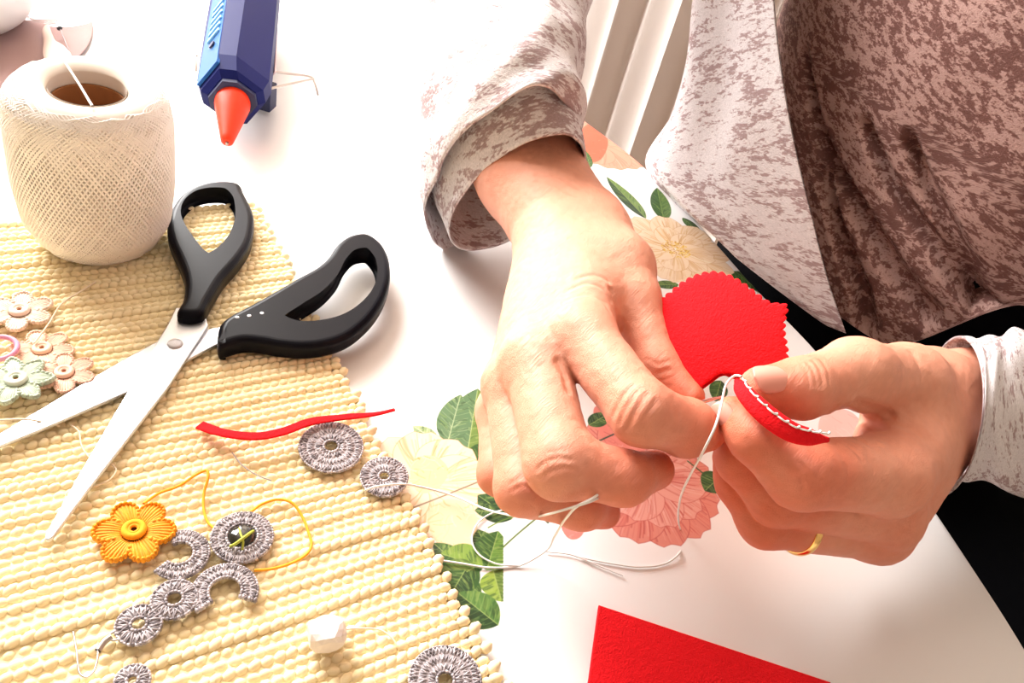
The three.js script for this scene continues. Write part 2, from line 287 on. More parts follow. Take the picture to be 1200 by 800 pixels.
{
  const edge = [[-.0098,-.6644],[.0588,-.5967],[.1076,-.524],[.1448,-.4614],[.1818,-.4059],[.2096,-.3503],[.227,-.304],[.2398,-.2679],[.2523,-.2289]];
  const e0 = edge[0], out = [[-0.95, -0.72], [-0.8, -0.86], [-0.55, -0.95], [-0.3, -0.93], [-0.15, -0.83]].concat(edge).concat([[0.27, -0.15], [0.28, -0.02], [0.25, 0.12], [0.12, 0.24], [-0.1, 0.3], [-0.45, 0.3], [-0.75, 0.2], [-0.92, 0.02], [-1.0, -0.3]]);
  const g = slab(out, -0.028, 0, { bevel: 0.0025, seg: 3, smoothN: 220 });
  const p = g.attributes.position, uv = g.attributes.uv; for (let i = 0; i < p.count; i++) uv.setXY(i, (p.getX(i) - TX) / TS, 1 - (p.getZ(i) - TZ) / TS);
  const t = thing('table', 'white table with printed cream and pink roses on its top', 'table', [-0.33, FY, -0.32]);
  const top = mesh('tabletop', g, std([0.80, 0.785, 0.77], 0.42, { map: printTexture() }), t); top.position.set(0.33, -FY, 0.32);
  for (const [x, z] of [[-0.4, -0.4], [0.38, -0.28], [0.38, 0.38], [-0.36, 0.4]]) { const l = new THREE.CylinderGeometry(0.028, 0.02, -FY - 0.028, 20); l.translate(x, (-FY - 0.028) / 2, z); mesh('leg', l, paint, t); }
}

// ---------------------------------------------------------------- knitted mat: one mesh for each course of stitches
const EU = [0.777, -0.6295], EV = [0.6295, 0.777];   // along and across the courses
const MAT_TOP = 0.0062;
{
  const t = thing('knitted_mat', 'cream yellow chunky knitted mat lying under scissors and crochet pieces', 'mat');
  const yarn = [[0.90, 0.755, 0.48], [0.91, 0.775, 0.51], [0.885, 0.735, 0.45]].map(c => std(c, 0.92));
  const u0 = -0.205, v0 = -0.403, rows = 110, dv = 0.00395;
  const P = (u, v, y) => [u * EU[0] + v * EV[0], y, u * EU[1] + v * EV[1]];
  const corner = (u, v) => { const p = P(u, v, 0); return [p[0], p[2]]; };
  mesh('backing', slab([corner(u0 + 0.002, v0 - 0.001), corner(0.109, v0 - 0.001), corner(0.109, v0 + rows * dv - 0.003), corner(u0 + 0.002, v0 + rows * dv - 0.003)], 0.0002, 0.0046, { bevel: 0.001, seg: 1 }), yarn[2], t);
  const ball = new THREE.SphereGeometry(1, 7, 5), yaw = Math.atan2(-EU[1], EU[0]), M = new THREE.Matrix4(), Q = new THREE.Quaternion(), E = new THREE.Euler();
  for (let r = 0; r < rows; r++) {
    const v = v0 + r * dv, cord = (r * 7 % 11 === 0 || r * 5 % 13 === 1), du = 0.0041, end = 0.1135 + 0.004 * N3(r * 0.37, 2, 0) + (r % 2 ? 0.0012 : -0.0012), parts = [];
    const lift = [0.0004, -0.0003, -0.0001][r % 3] + 0.0004 * N3(r * 0.5, 9, 1);
    for (let k = 0; k < 90; k++) {
      const u = end - k * du - 0.0020 + (cord ? 0 : rr(-0.0003, 0.0003)); if (u < u0) break;
      const wob = 0.0008 * N3(u * 25, r * 0.2, 4), big = k === 0 ? 1.12 : 1;
      E.set(rr(-0.12, 0.12), yaw + (cord ? 0.42 : (r % 2 ? 0.40 : -0.16)) + rr(-0.1, 0.1), rr(-0.1, 0.1)); Q.setFromEuler(E);
      const s = cord ? [0.0033, 0.0021, 0.0020] : [0.0026 * rr(0.92, 1.08), 0.0021 * rr(0.94, 1.06), 0.00195 * rr(0.94, 1.05)];
      M.compose(V(P(u, v + wob, 0.0041 + lift + (cord ? 0.0004 : 0))), Q, V(s[0] * big, s[1] * big, s[2] * big));
      parts.push(ball.clone().applyMatrix4(M));
    }
    const g = mergeGeometries(parts), m = mesh('yarn_row', g, yarn[r * 5 % 3], t);
  }
}

// ---------------------------------------------------------------- ball of crochet cotton
{
  const R = 0.0359, H = 0.0871, t = thing('thread_ball', 'large ball of cream crochet cotton wound on a brown cardboard tube', 'thread ball', [-0.2204, 0.0045, -0.3159]);
  t.quaternion.setFromUnitVectors(V(0, 1, 0), V(0.0531, 1, 0.0148).normalize());
  const prof = [[0.44, 0.06], [0.5, 0.0], [0.62, 0.01], [0.78, 0.06], [0.94, 0.2], [1, 0.45], [0.995, 0.62], [0.99, 0.8], [0.94, 0.915], [0.82, 0.975], [0.64, 0.99], [0.5, 0.97], [0.455, 0.94], [0.445, 0.9], [0.445, 0.1]];
  const cotton = std([0.68, 0.59, 0.51], 0.9);  // darker than the winding: shade painted into the gaps between its threads
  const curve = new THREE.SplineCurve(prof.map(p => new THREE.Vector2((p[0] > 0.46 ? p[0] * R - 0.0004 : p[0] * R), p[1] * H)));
  mesh('gap_shade_body', new THREE.LatheGeometry(curve.getPoints(90), 72), cotton, t);
  const side = prof.slice(2, 12);
  const radiusAt = h => { for (let i = 0; i < side.length - 1; i++) if (h >= side[i][1] && h <= side[i + 1][1]) { const k = (h - side[i][1]) / (side[i + 1][1] - side[i][1] || 1); return mix(side[i][0], side[i + 1][0], k * 0.5 + 0.5 * smooth(0, 1, k)); } return 0.62; };
  const loops = [];
  for (let i = 0; i < 66; i++) {
    const ph = i / 66 * Math.PI * 2 * 5.03, amp = 0.475 + 0.012 * Math.sin(i * 2.4), pts = [];
    for (let k = 0; k < 84; k++) { const a = k / 84 * Math.PI * 4, h = 0.495 + amp * Math.sin(1.5 * a), q = radiusAt(h) * R + 0.0001; pts.push([Math.cos(a + ph) * q, h * H, Math.sin(a + ph) * q]); }
    loops.push(tube(pts, 0.00046, 112, 5, true));
  }
  mesh('thread_winding', mergeGeometries(loops), std([0.90, 0.84, 0.78], 0.85), t);
  const card = std([0.30, 0.115, 0.035], 0.85);
  const tb = new THREE.LatheGeometry([[0.0158, 0.008], [0.0158, 0.078], [0.0152, 0.0786], [0.0146, 0.078], [0.0146, 0.008], [0.0158, 0.008]].map(p => new THREE.Vector2(...p)), 48);
  mesh('cardboard_tube', tb, card, t);
  const fl = new THREE.CylinderGeometry(0.0147, 0.0147, 0.001, 40); fl.translate(0, 0.009, 0); mesh('tube_base', fl, card, t);
  mesh('thread_end', tube([[-0.019, 0.0874, -0.012], [-0.0145, 0.0874, -0.008], [-0.002, 0.087, 0.003], [0.009, 0.0872, 0.0135], [0.013, 0.0876, 0.0175]], 0.00055, 30, 6), std([0.90, 0.84, 0.78], 0.85), t);
}

// ---------------------------------------------------------------- scissors
{
  const t = thing('scissors', 'open steel scissors with black plastic handles lying on the knitted mat', 'scissors');
  const steel = std([0.62, 0.63, 0.66], 0.28, { metalness: 1, bumpMap: fineBump, bumpScale: 0.00008 }), plastic = std([0.003, 0.003, 0.006], 0.34, { specularIntensity: 0.2 });
  const blade = (out, y0, y1, d, tilt, name) => { const g = slab(out, y0, y1, { bevel: 0.0006, seg: 2 }), p = g.attributes.position, c = out[0]; for (let i = 0; i < p.count; i++) p.setY(i, p.getY(i) + tilt * ((p.getX(i) - c[0]) * d[1] - (p.getZ(i) - c[1]) * d[0])); g.computeVertexNormals(); return mesh(name, g, steel, t); };
  const grow = (o, k) => { const x = o.reduce((s, p) => s + p[0], 0) / o.length, z = o.reduce((s, p) => s + p[1], 0) / o.length; return o.map(p => [x + (p[0] - x) * k, z + (p[1] - z) * k]); };
  blade([[-.1582,-.2753],[-.1472,-.2806],[-.1393,-.2697],[-.1388,-.2652],[-.1359,-.2256],[-.1358,-.1949],[-.1357,-.1683],[-.1352,-.1462],[-.136,-.1445],[-.1374,-.1447],[-.1383,-.147],[-.1426,-.173],[-.1471,-.2033],[-.1529,-.2428],[-.1559,-.264]], 0.0086, 0.0104, [-0.35, 0.94], 0.0, 'blade');
  blade([[-.1339,-.2741],[-.1301,-.2625],[-.1352,-.2512],[-.1426,-.2335],[-.1499,-.2179],[-.1585,-.2027],[-.167,-.1883],[-.1753,-.1753],[-.1796,-.1674],[-.1816,-.1666],[-.1829,-.1692],[-.1793,-.1811],[-.1737,-.1985],[-.1676,-.2176],[-.1607,-.238],[-.1555,-.2516],[-.1449,-.2649]], 0.0067, 0.0084, [-0.87, 0.5], 0.03, 'blade');
  const h1 = slab([[-.1526,-.2666],[-.1549,-.2764],[-.1605,-.2891],[-.1699,-.3018],[-.1819,-.3154],[-.1891,-.326],[-.1964,-.3457],[-.1976,-.3638],[-.192,-.3765],[-.1831,-.3833],[-.1766,-.384],[-.1708,-.3772],[-.159,-.3624],[-.1538,-.3529],[-.1473,-.3335],[-.1457,-.3177],[-.1458,-.2984],[-.1437,-.2802],[-.1427,-.2709],[-.147,-.2672]], 0.0062, 0.0168,
    { bevel: 0.0034, seg: 5, smoothN: 140, holes: [grow([[-.1898,-.3394],[-.1938,-.3511],[-.1927,-.3627],[-.1872,-.3698],[-.1797,-.373],[-.1728,-.369],[-.1658,-.3585],[-.1604,-.3454],[-.1577,-.3299],[-.1592,-.3179],[-.1615,-.3149],[-.1656,-.3158],[-.1738,-.3221],[-.183,-.3307]], 1.15)] });
  mesh('handle', h1, plastic, t);
  const h2 = slab([[-.1256,-.2524],[-.1306,-.2613],[-.1323,-.2685],[-.1309,-.2749],[-.1259,-.2862],[-.1209,-.2987],[-.1145,-.3155],[-.1089,-.3294],[-.1071,-.3397],[-.1067,-.3544],[-.1032,-.3653],[-.0962,-.3712],[-.0877,-.3681],[-.0794,-.3581],[-.0725,-.3412],[-.0695,-.3254],[-.0693,-.3092],[-.0715,-.2954],[-.076,-.2829],[-.083,-.2741],[-.0919,-.268],[-.1016,-.2648],[-.1108,-.2633],[-.1182,-.2607],[-.123,-.2555]], 0.0062, 0.0168,
    { bevel: 0.0034, seg: 5, smoothN: 160, holes: [grow([[-.1097,-.2858],[-.1062,-.298],[-.1014,-.3114],[-.0996,-.3248],[-.1003,-.3396],[-.0979,-.3509],[-.0911,-.3557],[-.0833,-.3496],[-.0776,-.338],[-.0752,-.3225],[-.0775,-.307],[-.0826,-.2958],[-.0906,-.2877],[-.0991,-.2833],[-.1064,-.2836]], 1.1)] });
  mesh('handle', h2, plastic, t);
  const pv = new THREE.SphereGeometry(0.0034, 20, 12); pv.scale(1, 0.5, 1); const s = [-.1463,.0104,-.252,.0004,-.426]; pv.translate(s[0], 0.0104, s[2]); mesh('pivot_rivet', pv, steel, t);
  for (const p of [[-.1226,.0166,-.277], [-.1182,.0166,-.2812], [-.1269,.0166,-.2736]]) { const d = new THREE.SphereGeometry(0.0011, 10, 6); d.scale(1, 0.5, 1); d.translate(p[0], 0.0166, p[2]); mesh('rivet_dot', d, steel, t); }
}

// ---------------------------------------------------------------- glue gun on its wire stand
{
  const tip = V([-.1995,.02,-.4173]), nb = V([-.2121,.03,-.4527]), far = V([-.4646,.052,-1.0886]);
  const t = thing('glue_gun', 'blue hot glue gun with orange nozzle resting on a thin wire stand', 'glue gun', [tip.x, 0, tip.z]);
  const O = V(tip.x, 0, tip.z), ax = far.clone().sub(nb).normalize(), rt = new THREE.Vector3().crossVectors(ax, V(0, 1, 0)).normalize(), up = new THREE.Vector3().crossVectors(rt, ax);
  const at = (s, x, y) => nb.clone().addScaledVector(ax, s).addScaledVector(rt, x * 0.82 + y * 0.57).addScaledVector(up, -x * 0.57 + y * 0.82).sub(O);   // the gun lies rolled to one side
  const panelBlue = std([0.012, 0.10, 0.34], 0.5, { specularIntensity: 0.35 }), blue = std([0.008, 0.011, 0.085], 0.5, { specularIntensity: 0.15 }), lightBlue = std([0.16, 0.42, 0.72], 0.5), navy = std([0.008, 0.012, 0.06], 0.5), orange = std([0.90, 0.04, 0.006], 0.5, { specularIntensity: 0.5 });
  const sec = (s, w, h, ch, dy = 0) => [[-w, -h + ch], [-w, h - ch], [-w + ch * 1.4, h], [w - ch, h], [w, h - ch], [w, -h + ch], [w - ch, -h], [-w + ch, -h]].map(([x, y]) => at(s, x, y + dy));
  const body = (list) => { const g = loft(list.map(a => sec(...a)), { cap0: true, cap1: true }); return g.toNonIndexed ? (() => { const q = g.toNonIndexed(); q.computeVertexNormals(); return q; })() : g; };
  mesh('body', body([[0.0, 0.0135, 0.0135, 0.006], [0.004, 0.017, 0.016, 0.006], [0.018, 0.0195, 0.018, 0.006], [0.10, 0.0205, 0.02, 0.0065], [0.19, 0.021, 0.022, 0.007], [0.205, 0.018, 0.018, 0.007]]), blue, t);
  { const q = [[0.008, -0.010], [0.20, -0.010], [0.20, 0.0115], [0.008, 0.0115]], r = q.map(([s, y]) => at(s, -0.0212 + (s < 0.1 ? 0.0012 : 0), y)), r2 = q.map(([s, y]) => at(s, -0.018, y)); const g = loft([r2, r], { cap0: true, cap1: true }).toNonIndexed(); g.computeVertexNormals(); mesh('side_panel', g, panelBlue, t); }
  mesh('collar', body([[-0.003, 0.0125, 0.0125, 0.005], [0.0005, 0.0128, 0.0128, 0.005]]), navy, t);
  const nl = nb.clone().sub(tip).length(), noz = new THREE.LatheGeometry([[0, 0], [0.0022, 0], [0.0036, 0.0008], [0.0044, 0.004], [0.0088, nl * 0.62], [0.0108, nl * 0.86], [0.0108, nl + 0.004], [0, nl + 0.004]].map(p => new THREE.Vector2(...p)), 32);
  noz.applyQuaternion(new THREE.Quaternion().setFromUnitVectors(V(0, 1, 0), nb.clone().sub(tip).normalize())); noz.translate(0, tip.y, 0); mesh('nozzle', noz, orange, t);
  const brass = new THREE.CylinderGeometry(0.0012, 0.0009, 0.003, 12); brass.applyQuaternion(new THREE.Quaternion().setFromUnitVectors(V(0, 1, 0), nb.clone().sub(tip).normalize())); brass.translate(0, tip.y, 0); mesh('nozzle_tip', brass, std([0.3, 0.25, 0.2], 0.4, { metalness: 1 }), t);
  const RT = rt.clone().multiplyScalar(0.82).addScaledVector(up, -0.57), UP = rt.clone().multiplyScalar(0.57).addScaledVector(up, 0.82);
  const slot = (s, side) => { const g = new RoundedBoxGeometry(0.0022, 0.013, 0.0046, 2, 0.0009); const m = new THREE.Matrix4().makeBasis(RT, UP, ax.clone().negate()); g.applyMatrix4(m); const p = at(s, side * 0.0208, 0.003); g.translate(p.x, p.y, p.z); return g; };
  for (let k = 0; k < 6; k++) { mesh('vent_rib', slot(0.058 + k * 0.0105, -1), lightBlue, t); mesh('vent_rib', slot(0.058 + k * 0.0105, 1), lightBlue, t); }
  const sc = new THREE.CylinderGeometry(0.0028, 0.0028, 0.001, 16); sc.applyMatrix4(new THREE.Matrix4().makeBasis(UP, RT, ax.clone())); { const p = at(0.044, -0.0212, 0.003); sc.translate(p.x, p.y, p.z); } mesh('screw', sc, navy, t);
  const lab = new THREE.BoxGeometry(0.0008, 0.007, 0.075); lab.applyMatrix4(new THREE.Matrix4().makeBasis(RT, UP, ax.clone().negate())); { const p = at(0.085, 0.0207, 0.010); lab.translate(p.x, p.y, p.z); } mesh('rating_strip', lab, std([0.75, 0.55, 0.58], 0.5), t);
  const wire = std([0.55, 0.48, 0.44], 0.35, { metalness: 1 }), sub = p => [p[0] - O.x, p[1] - O.y, p[2] - O.z];
  const blk = new RoundedBoxGeometry(0.012, 0.018, 0.012, 2, 0.001); blk.translate(...sub([-.2133,.012,-.5057])); mesh('stand_mount', blk, navy, t);
  const W = pts => mesh('stand_wire', tube(pts.map(sub), 0.0009, 60, 8), wire, t);
  W([[-.2218,.024,-.5176],[-.2098,.019,-.5343],[-.1982,.0135,-.5516],[-.1954,.013,-.5515],[-.1966,.0135,-.5474],[-.2035,.018,-.5192],[-.2095,.022,-.4923]]); W([[-.2508,.024,-.508],[-.2644,.019,-.5203],[-.2769,.0135,-.5336],[-.2777,.013,-.5326],[-.2743,.0135,-.5283],[-.2597,.018,-.5108],[-.2423,.022,-.4929]]);
  W([[-.196,.013,-.5511],[-.1941,.007,-.5525],[-.1912,.001,-.5509]]); W([[-.2773,.013,-.5329],[-.2783,.007,-.5346],[-.278,.001,-.5335]]);
}

// ---------------------------------------------------------------- things behind the thread ball
{
  const c = [-.4427,0,-.5021,.059,-.753], R = c[3];
  const prof = [[0, 0.002], [0.55, 0], [0.6, 0.03], [0.85, 0.28], [0.98, 0.7], [1, 1.0], [0.985, 1.02], [0.95, 1.0], [0.92, 0.7], [0.78, 0.3], [0.5, 0.08], [0, 0.06]];
  const b = single('bowl', new THREE.LatheGeometry(new THREE.SplineCurve(prof.map(p => new THREE.Vector2(p[0] * R, p[1] * R * 0.75))).getPoints(60), 64), std([0.80, 0.79, 0.76], 0.3), 'smooth off-white round bowl behind the thread ball', 'bowl');
  b.position.set(c[0], 0.0003, c[2]);
  const out = [[-.3629,.0024,-.4173],[-.3576,.0024,-.4333],[-.3507,.0024,-.4448],[-.3504,.0024,-.4744],[-.3493,.0024,-.5036],[-.3631,.0024,-.5426],[-.3871,.0024,-.5776],[-.4164,.0024,-.6023],[-.4471,.0024,-.6013],[-.47,.0024,-.6035],[-.4394,.0024,-.5136]];
  const curve = new THREE.CatmullRomCurve3(out.map(p => V(p)), true).getPoints(60).slice(0, -1).map(p => p.toArray());
  single('cloth_scrap', sheet(curve, { t: 0.0014, rings: 10, bulge: (s, p) => 0.0012 * (1 - s) + 0.0007 * Math.sin(p.x * 160 + p.z * 90) * (1 - s) }), std([0.52, 0.33, 0.31], 0.9, { bumpMap: fineBump, bumpScale: 0.0005 }), 'dusty pink scrap of cloth lying behind the thread ball', 'cloth');
  const d = [-.399,.004,-.5557,.0264,-.7704], disk = new THREE.LatheGeometry([[0, 0], [0.95, 0], [1, 0.03], [1, 0.34], [0.985, 0.36], [0.965, 0.34], [0.965, 0.05], [0, 0.045]].map(p => new THREE.Vector2(p[0] * d[3], p[1] * d[3])), 64);
  const cl = single('clear_lid', disk, new THREE.MeshPhysicalMaterial({ color: 0xffffff, roughness: 0.08, transmission: 0.9, thickness: 0, ior: 1.45 }), 'clear round plastic lid on the pink cloth', 'lid'); cl.position.set(d[0], 0.0042, d[2]);
  const pet = [[-.3854,.007,-.5195],[-.3872,.007,-.5282],[-.376,.007,-.5159],[-.3636,.007,-.5035],[-.3573,.007,-.5015],[-.3466,.007,-.4922],[-.3424,.007,-.478],[-.3472,.007,-.4706],[-.3596,.007,-.4812],[-.3719,.007,-.5]];
  single('felt_petal', sheet(new THREE.CatmullRomCurve3(pet.map(p => V(p)), true).getPoints(40).slice(0, -1).map(p => p.toArray()), { t: 0.002, rings: 5, bulge: s => 0.003 * (1 - s * s) }), std([0.82, 0.60, 0.52], 0.9), 'pale peach felt petal lying in the clear lid', 'felt petal');
  const t = thing('pin', 'black headed pin lying in the clear lid', 'pin'); const a = [-.3739,.01,-.5222], e = [-.3528,.008,-.4985];
  const hd = new THREE.SphereGeometry(0.0016, 16, 12); hd.scale(1, 1, 1.6); hd.translate(...a); mesh('pin_head', hd, std([0.01, 0.01, 0.012], 0.3), t); mesh('pin_shaft', tube([a, e], 0.00045, 4, 6), std([0.3, 0.2, 0.2], 0.5), t);
}

// ---------------------------------------------------------------- crochet pieces
const ell = new THREE.SphereGeometry(1, 8, 6);
function stitch(list, p, dir, half, col) { // one looped stitch: an ellipsoid along dir
  const g = ell.clone(), m = new THREE.Matrix4(), q = new THREE.Quaternion().setFromUnitVectors(V(1, 0, 0), dir.clone().normalize()); m.compose(p, q, V(half[0], half[1], half[2])); g.applyMatrix4(m);
  const n = g.attributes.position.count, c = new Float32Array(n * 3); for (let i = 0; i < n; i++) { const k = rr(0.75, 1.2); c[i * 3] = col[0] * k; c[i * 3 + 1] = col[1] * k; c[i * 3 + 2] = col[2] * k; } g.setAttribute('color', new THREE.BufferAttribute(c, 3)); list.push(g);
}
// crocheted ring or arc about the origin: rows of radial stitches, a round inner and outer edge
function crochet(R, r, { a0 = 0, a1 = Math.PI * 2, th = 0.0018, light = [0.50, 0.45, 0.465], dark = [0.20, 0.17, 0.18], cell = 0.0014 } = {}) {
  const L = [], full = a1 - a0 > 6.28, rows = Math.max(1, Math.round((R - r - 0.0012) / 0.0031)), dr = (R - r - 0.0010) / rows;
  const pick = () => { const k = rnd(); return (f => light.map((v, i) => mix(dark[i], v, f)))(k < 0.25 ? 0.05 : rr(0.4, 1.35)); };
  for (let q = 0; q < rows; q++) {
    const rho = r + 0.0006 + (q + 0.5) * dr, n = Math.max(8, Math.round((a1 - a0) * rho / cell));
    for (let i = 0; i < n; i++) for (const s of [-1, 1]) {
      const a = a0 + (i + 0.5 + s * 0.2) / n * (a1 - a0), skew = s * 0.3 + rr(-0.25, 0.25), d = V(Math.cos(a + skew), 0, Math.sin(a + skew));
      stitch(L, V(Math.cos(a) * rho, th * (0.95 + 0.1 * Math.sin(i * 2.3)), Math.sin(a) * rho), d, [dr * 0.56, th * 0.55, cell * 0.30], pick());
    }
  }
  for (const [rho, k, y] of [[r + 0.0004, 0.62, 1.15], [R - 0.0005, 0.55, 0.9]]) { const n = Math.max(8, Math.round((a1 - a0) * rho / (cell * 0.85))); for (let i = 0; i < n; i++) { const a = a0 + (i + 0.5) / n * (a1 - a0), c = pick(); stitch(L, V(Math.cos(a) * rho, th * y, Math.sin(a) * rho), V(-Math.sin(a), 0.15, Math.cos(a)), [cell * 0.62, th * 0.45, cell * k * 0.7], c); } }
  if (!full) for (const a of [a0, a1]) for (let i = 0; i < 6; i++) { const rho = mix(r, R, (i + 0.5) / 6); stitch(L, V(Math.cos(a) * rho, th * 0.9, Math.sin(a) * rho), V(-Math.sin(a), 0, Math.cos(a)), [cell * 0.75, th * 0.6, cell * 0.6], pick()); }
  // the densely worked ground between the stitches
  const m = Math.max(12, Math.round(40 * (a1 - a0) / 6.283)), ringsG = []; for (let i = 0; i <= m; i++) { const a = a0 + i / m * (a1 - a0), mid = (R + r) / 2, hw = (R - r) / 2 * 0.93, o = []; for (let j = 0; j < 10; j++) { const b = j / 10 * 6.283; o.push(V(Math.cos(a) * (mid + hw * Math.cos(b)), th * 0.62 + th * 0.58 * Math.sin(b), Math.sin(a) * (mid + hw * Math.cos(b)))); } ringsG.push(o); }
  const g = loft(ringsG, { cap0: !full, cap1: !full }), c = new Float32Array(g.attributes.position.count * 3); for (let i = 0; i < c.length; i += 3) for (let k = 0; k < 3; k++) c[i + k] = (light[k] + dark[k]) / 2; g.setAttribute('color', new THREE.BufferAttribute(c, 3)); L.push(g);
  return merge(L);
}
const yarnMat = new THREE.MeshPhysicalMaterial({ color: 0xffffff, vertexColors: true, roughness: 0.7 });
const silverYarn = new THREE.MeshPhysicalMaterial({ color: 0xffffff, vertexColors: true, roughness: 0.5, metalness: 0.15 });
function rosette(s, hole, label, tilt = 0) {
  const g = single('crochet_rosette', crochet(s[3], s[3] * hole, { th: 0.0017 }), silverYarn, label, 'rosette', 'loose grey crochet rosettes');
  g.position.set(s[0], s[1], s[2]); g.rotation.set(tilt, -s[4], tilt * 0.4); return g;
}
const MY = MAT_TOP;
rosette([-.0612,.0075,-.2208,.0136,-.3702], 0.2, 'large silvery grey crochet rosette with small hole beside red felt strip', 0.05);
rosette([-.0355,.0075,-.2133,.0101,-.3568], 0.2, 'small silvery grey crochet rosette with white thread across it at mat edge', 0.08);
rosette([.01,.0075,-.1361,.0128,-.2855], 0.2, 'large silvery grey crochet rosette lying near the cut corner of red felt');
rosette([-.0849,.0075,-.1082,.0056,-.2855], 0.24, 'small silvery grey crochet rosette beside the earring hook');
{
  const t = thing('crochet_earring', 'grey crochet earring of rings and half rings with a dark bead', 'earring');
  const put = (name, s, r, o = {}) => { const m = mesh(name, crochet(s[3], r * s[3], o), silverYarn, t); m.position.set(s[0], s[1], s[2]); m.rotation.y = -s[4]; return m; };
  const rad = d => d * Math.PI / 180;
  const main = [-.0762,.0074,-.1677,.0114,-.3323]; put('crochet_ring', main, 0.45);
  put('crochet_crescent', [-.0934,.0072,-.1542,.0104,-.3259], 0.42, { a0: rad(-118), a1: rad(132) });
  put('crochet_crescent', [-.0722,.0072,-.1452,.0114,-.3128], 0.45, { a0: rad(138), a1: rad(378) });
  put('crochet_rosette', [-.0865,.0074,-.1374,.0078,-.3102], 0.3); put('crochet_rosette', [-.0927,.0072,-.1257,.0075,-.302], 0.28);
  // dark glass bead with green thread in the ring
  const bead = new THREE.SphereGeometry(main[3] * 0.47, 28, 18); bead.scale(1, 0.55, 1); bead.translate(main[0], 0.0088, main[2]); const bm = mesh('bead', bead, std([0.012, 0.012, 0.008], 0.12, { clearcoat: 0.6 }), t);
  const green = std([0.42, 0.46, 0.05], 0.6); mesh('green_thread', tube([[-.078,.0105,-.1617],[-.076,.0132,-.1615],[-.0744,.0142,-.1637],[-.0735,.0132,-.1667],[-.0732,.0105,-.1704]], 0.0006, 24, 6), green, bm); mesh('green_thread', tube([[-.0786,.0105,-.1701],[-.0761,.0135,-.1659],[-.0739,.0135,-.1632],[-.0735,.0105,-.1617]], 0.00045, 24, 6), green, bm);
  const link = std([0.45, 0.40, 0.38], 0.3, { metalness: 1 });
  mesh('jump_ring', tube([[-.0972,.009,-.121],[-.099,.009,-.1208],[-.099,.009,-.1192],[-.0974,.009,-.1185],[-.096,.009,-.1195]], 0.0004, 40, 6, true), link, t);
  mesh('bead_link', tube([[-.0985,.009,-.1194],[-.0995,.009,-.1172],[-.0997,.009,-.1141]], 0.0011, 20, 8), link, t);
  mesh('ear_hook', tube([[-.0996,.0092,-.114],[-.0983,.0092,-.1115],[-.0972,.0092,-.1077],[-.098,.0092,-.1055],[-.1003,.0092,-.1057],[-.1028,.0092,-.1084],[-.1052,.0092,-.1117],[-.11,.0092,-.1175]], 0.00042, 60, 6), std([0.75, 0.72, 0.7], 0.25, { metalness: 1 }), t);
}
// flowers worked in cotton: petals are parts
function petalGeo(R, len, wid, th, col, point = 0) { // fan of long stitches inside a rim of short ones
  const L = [], cx = 0, sl = R * len, sw = R * wid, base = V(-sl * 1.05, 0, 0), tone = () => { const k = rr(0.86, 1.1); return col.map(v => v * k); };
  const rim = a => { const x = Math.cos(a), z = Math.sin(a) * (1 - point * 0.45 * Math.max(0, x)); return V(x * sl, 0, z * sw); };
  for (let i = 0; i < 9; i++) { const e = rim((i / 8 - 0.5) * 2.5), b = base.clone().add(V(0, 0, e.z * 0.45)), m = b.clone().lerp(e, 0.52); m.y = th * 0.72; stitch(L, m, e.clone().sub(b), [b.distanceTo(e) * 0.5, th * 0.42, sw * 0.17], tone()); }
  for (let i = 0; i < 13; i++) { const a = (i / 12 - 0.5) * 4.3, p = rim(a).multiplyScalar(0.9), q = rim(a + 0.1).sub(rim(a - 0.1)); p.y = th * 0.78; stitch(L, p, q, [R * 0.075, th * 0.5, R * 0.062], tone()); }
  const g = new THREE.SphereGeometry(1, 14, 8); g.scale(sl * 0.96, th * 0.55, sw * 0.9); g.translate(0, th * 0.5, 0); const c = new Float32Array(g.attributes.position.count * 3); for (let i = 0; i < c.length; i += 3) for (let k = 0; k < 3; k++) c[i + k] = col[k]; g.setAttribute('color', new THREE.BufferAttribute(c, 3)); L.push(g);
  return merge(L);
}
function flower(name, s, { n = 6, col, mid, off = 0, plen = 0.36, pwid = 0.30, th = 0.0022, hole = [0.10, 0.03, 0.01], label, tilt = 0, pointed = 0 }) {
  const t = thing(name, label, 'crochet flower', [s[0], s[1], s[2]]); t.rotation.set(tilt, -s[4], 0); const R = s[3];
  const mats = [std(col, 0.85)], pgs = [0, 1, 2].map(() => petalGeo(R, plen, pwid, th, col, pointed));
  for (let k = 0; k < n; k++) { const m = mesh('petal', pgs[k % 3], yarnMat, t), a = off + k / n * Math.PI * 2; m.position.set(Math.cos(a) * R * (1 - plen), 0, Math.sin(a) * R * (1 - plen)); m.rotation.set(0, -a, rr(-0.02, 0.06)); m.scale.setScalar(rr(0.96, 1.05)); }
  const mm = std(mid, 0.85);
  const c = new THREE.TorusGeometry(R * 0.215, R * 0.095, 12, 32); c.rotateX(Math.PI / 2); c.scale(1, 1, 1); c.translate(0, th * 1.15, 0); mesh('centre_ring', c, mm, t);
  const c2 = new THREE.TorusGeometry(R * 0.12, R * 0.05, 10, 24); c2.rotateX(Math.PI / 2); c2.translate(0, th * 1.25, 0); mesh('inner_ring', c2, mats[0], t);
  const d = new THREE.CylinderGeometry(R * 0.24, R * 0.24, th, 20); d.translate(0, th * 0.5, 0); mesh('centre', d, std(hole, 0.9), t); return t;
}
flower('crochet_flower', [-.1121,.0072,-.1574,.0139,-.3339], { col: [0.92, 0.34, 0.006], mid: [0.95, 0.42, 0.01], label: 'bright orange crochet flower with six petals on the knitted mat', th: 0.003, plen: 0.37, pwid: 0.35 });
